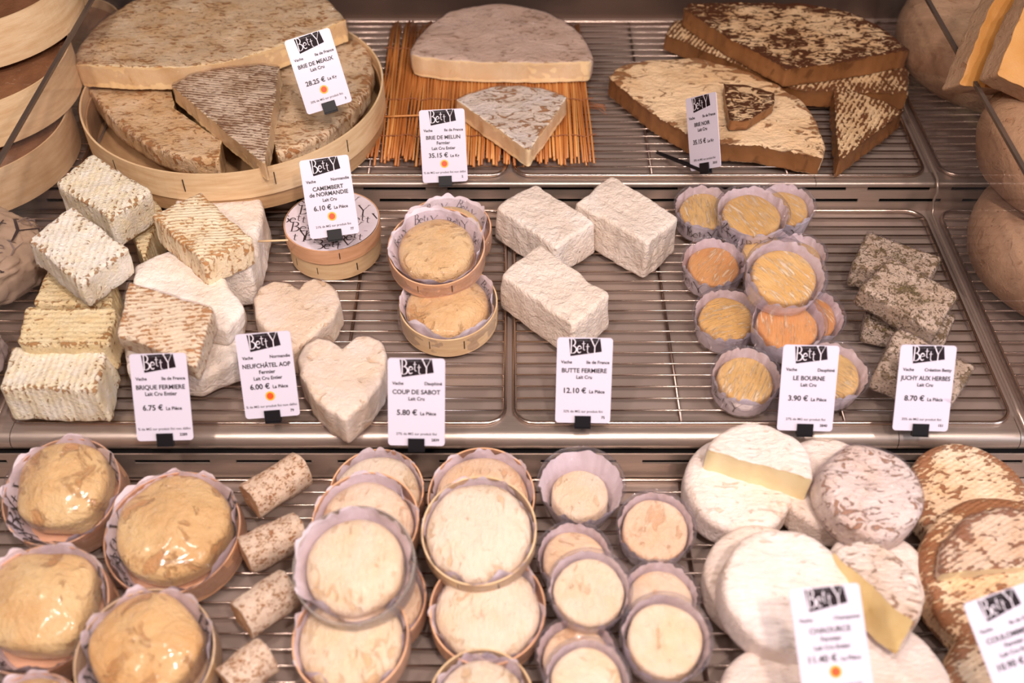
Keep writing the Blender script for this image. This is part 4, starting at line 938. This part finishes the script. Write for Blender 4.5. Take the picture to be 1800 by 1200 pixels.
# ================================================================== PRICE LABELS
fz = lambda px, py, z: W(px, py, z)
def foot_at(px, py, z): return W(px, py, z)
U1, U2 = 'La Pièce', 'Le Kg'
price_label(580, 190, .150, 'price label for brie de Meaux, tilted, above the round box', [('BRIE DE MEAUX', NAME, 1), ('Lait Cru', SUB, 1)], 'Ile de France', '28.25 €', U2, 1, '20% de MG sur produit fini', '3', roll=16.5, lean=36, stick=W(590, 196, .098))
price_label(783, 320, .050, 'price label for brie de Melun, in front of the straw mat', [('BRIE DE MELUN', NAME, 1), ('Fermier', SUB, 1), ('Lait Cru Entier', SUB2, 1)], 'Ile de France', '35.15 €', U2, 1, ND, '2', roll=2.5, lean=36, foot=Vector((W(783, 320, .05).x, 1.133, .046)))
price_label(1240, 297, .078, 'narrow-looking price label for black brie, turned sideways', [('BRIE NOIR', NAME, 1), ('Lait Cru', SUB, 1)], 'Ile de France', '35.15 €', U2, 0, '38% de MG sur produit fini', '3010', roll=5, lean=40, yaw=-60, foot=W(1155, 268, .046))
price_label(589, 415, .080, 'price label for Normandy camembert, in front of the printed round box', [('CAMEMBERT', NAME, 1), ('de NORMANDIE', NAME, 1), ('Lait Cru', SUB2, 1)], 'Normandie', '6.10 €', U1, 1, '21% de MG sur produit fini', '77', roll=7.5, lean=40, foot=W(590, 418, .052))
for px, py, yy, lab, lines, reg, pr, seal, fat, code, roll in (
    (291, 774, 0, 'price label for farmhouse brick cheese, leftmost on the front edge', [('BRIQUE FERMIERE', NAME, 1), ('Lait Cru Entier', SUB, 1)], 'Ile de France', '6.75 €', 0, ND, '2289', 1.5),
    (480, 733, 0, 'price label for Neufchâtel, slightly tilted beside the heart cheeses', [('NEUFCHÂTEL AOP', NAME, 1), ('Fermier', SUB, 1), ('Lait Cru Entier', SUB2, 1)], 'Normandie', '6.00 €', 1, ND, '79', 4.5),
    (732, 783, 0, 'price label for coup de sabot, below the round boxed cheeses', [('COUP DE SABOT', NAME, 1), ('Lait Cru', SUB2, 1)], 'Dauphiné', '5.80 €', 0, '27% de MG sur produit fini', '2839', -1),
    (1024, 743, 0, 'price label for farmhouse butte, below the white block cheeses', [('BUTTE FERMIERE', NAME, 1), ('Lait Cru', SUB2, 1)], 'Ile de France', '12.10 €', 0, '32% de MG sur produit fini', '75', -1),
    (1414, 757, 0, 'price label for le Bourne, among the clear cups', [('LE BOURNE', NAME, 1), ('Lait Cru', SUB2, 1)], 'Dauphiné', '3.90 €', 0, '27% de MG sur produit fini', '2840', -1.5),
    (1617, 757, 0, 'price label for herbed Juchy, in front of the herb-coated blocks', [('JUCHY AUX HERBES', NAME, 1), ('Lait Cru', SUB2, 1)], 'Création Betty', '8.70 €', 0, '35% de MG sur produit fini', '151', -1.5)):
    price_label(px, py, .020 + (.008 if py > 765 else 0), lab, lines, reg, pr, U1, seal, fat, code, roll=roll, lean=34, foot=Vector((W(px, py, .01).x, .742, .0035)))
price_label(1476, 1232, .075, 'blurred price label for chaource, in front of the big white round', [('CHAOURCE', NAME, 1), ('Fermier', SUB, 1), ('Lait Cru Entier', SUB2, 1)], 'Champagne', '11.40 €', U1, 1, '22% de MG sur produit fini', '41', roll=5.5, lean=54, stick=W(1476, 1236, -.02), sc=.98)
price_label(1822, 1232, .060, 'tilted price label cut off by the bottom right corner', [('COULOMMIERS', NAME, 1), ('Fermier', SUB, 1), ('Lait Cru Entier', SUB2, 1)], 'Ile de France', '10.90 €', U1, 0, '24% de MG sur produit fini', '38', roll=18, lean=54, stick=W(1822, 1238, -.025), sc=.98)
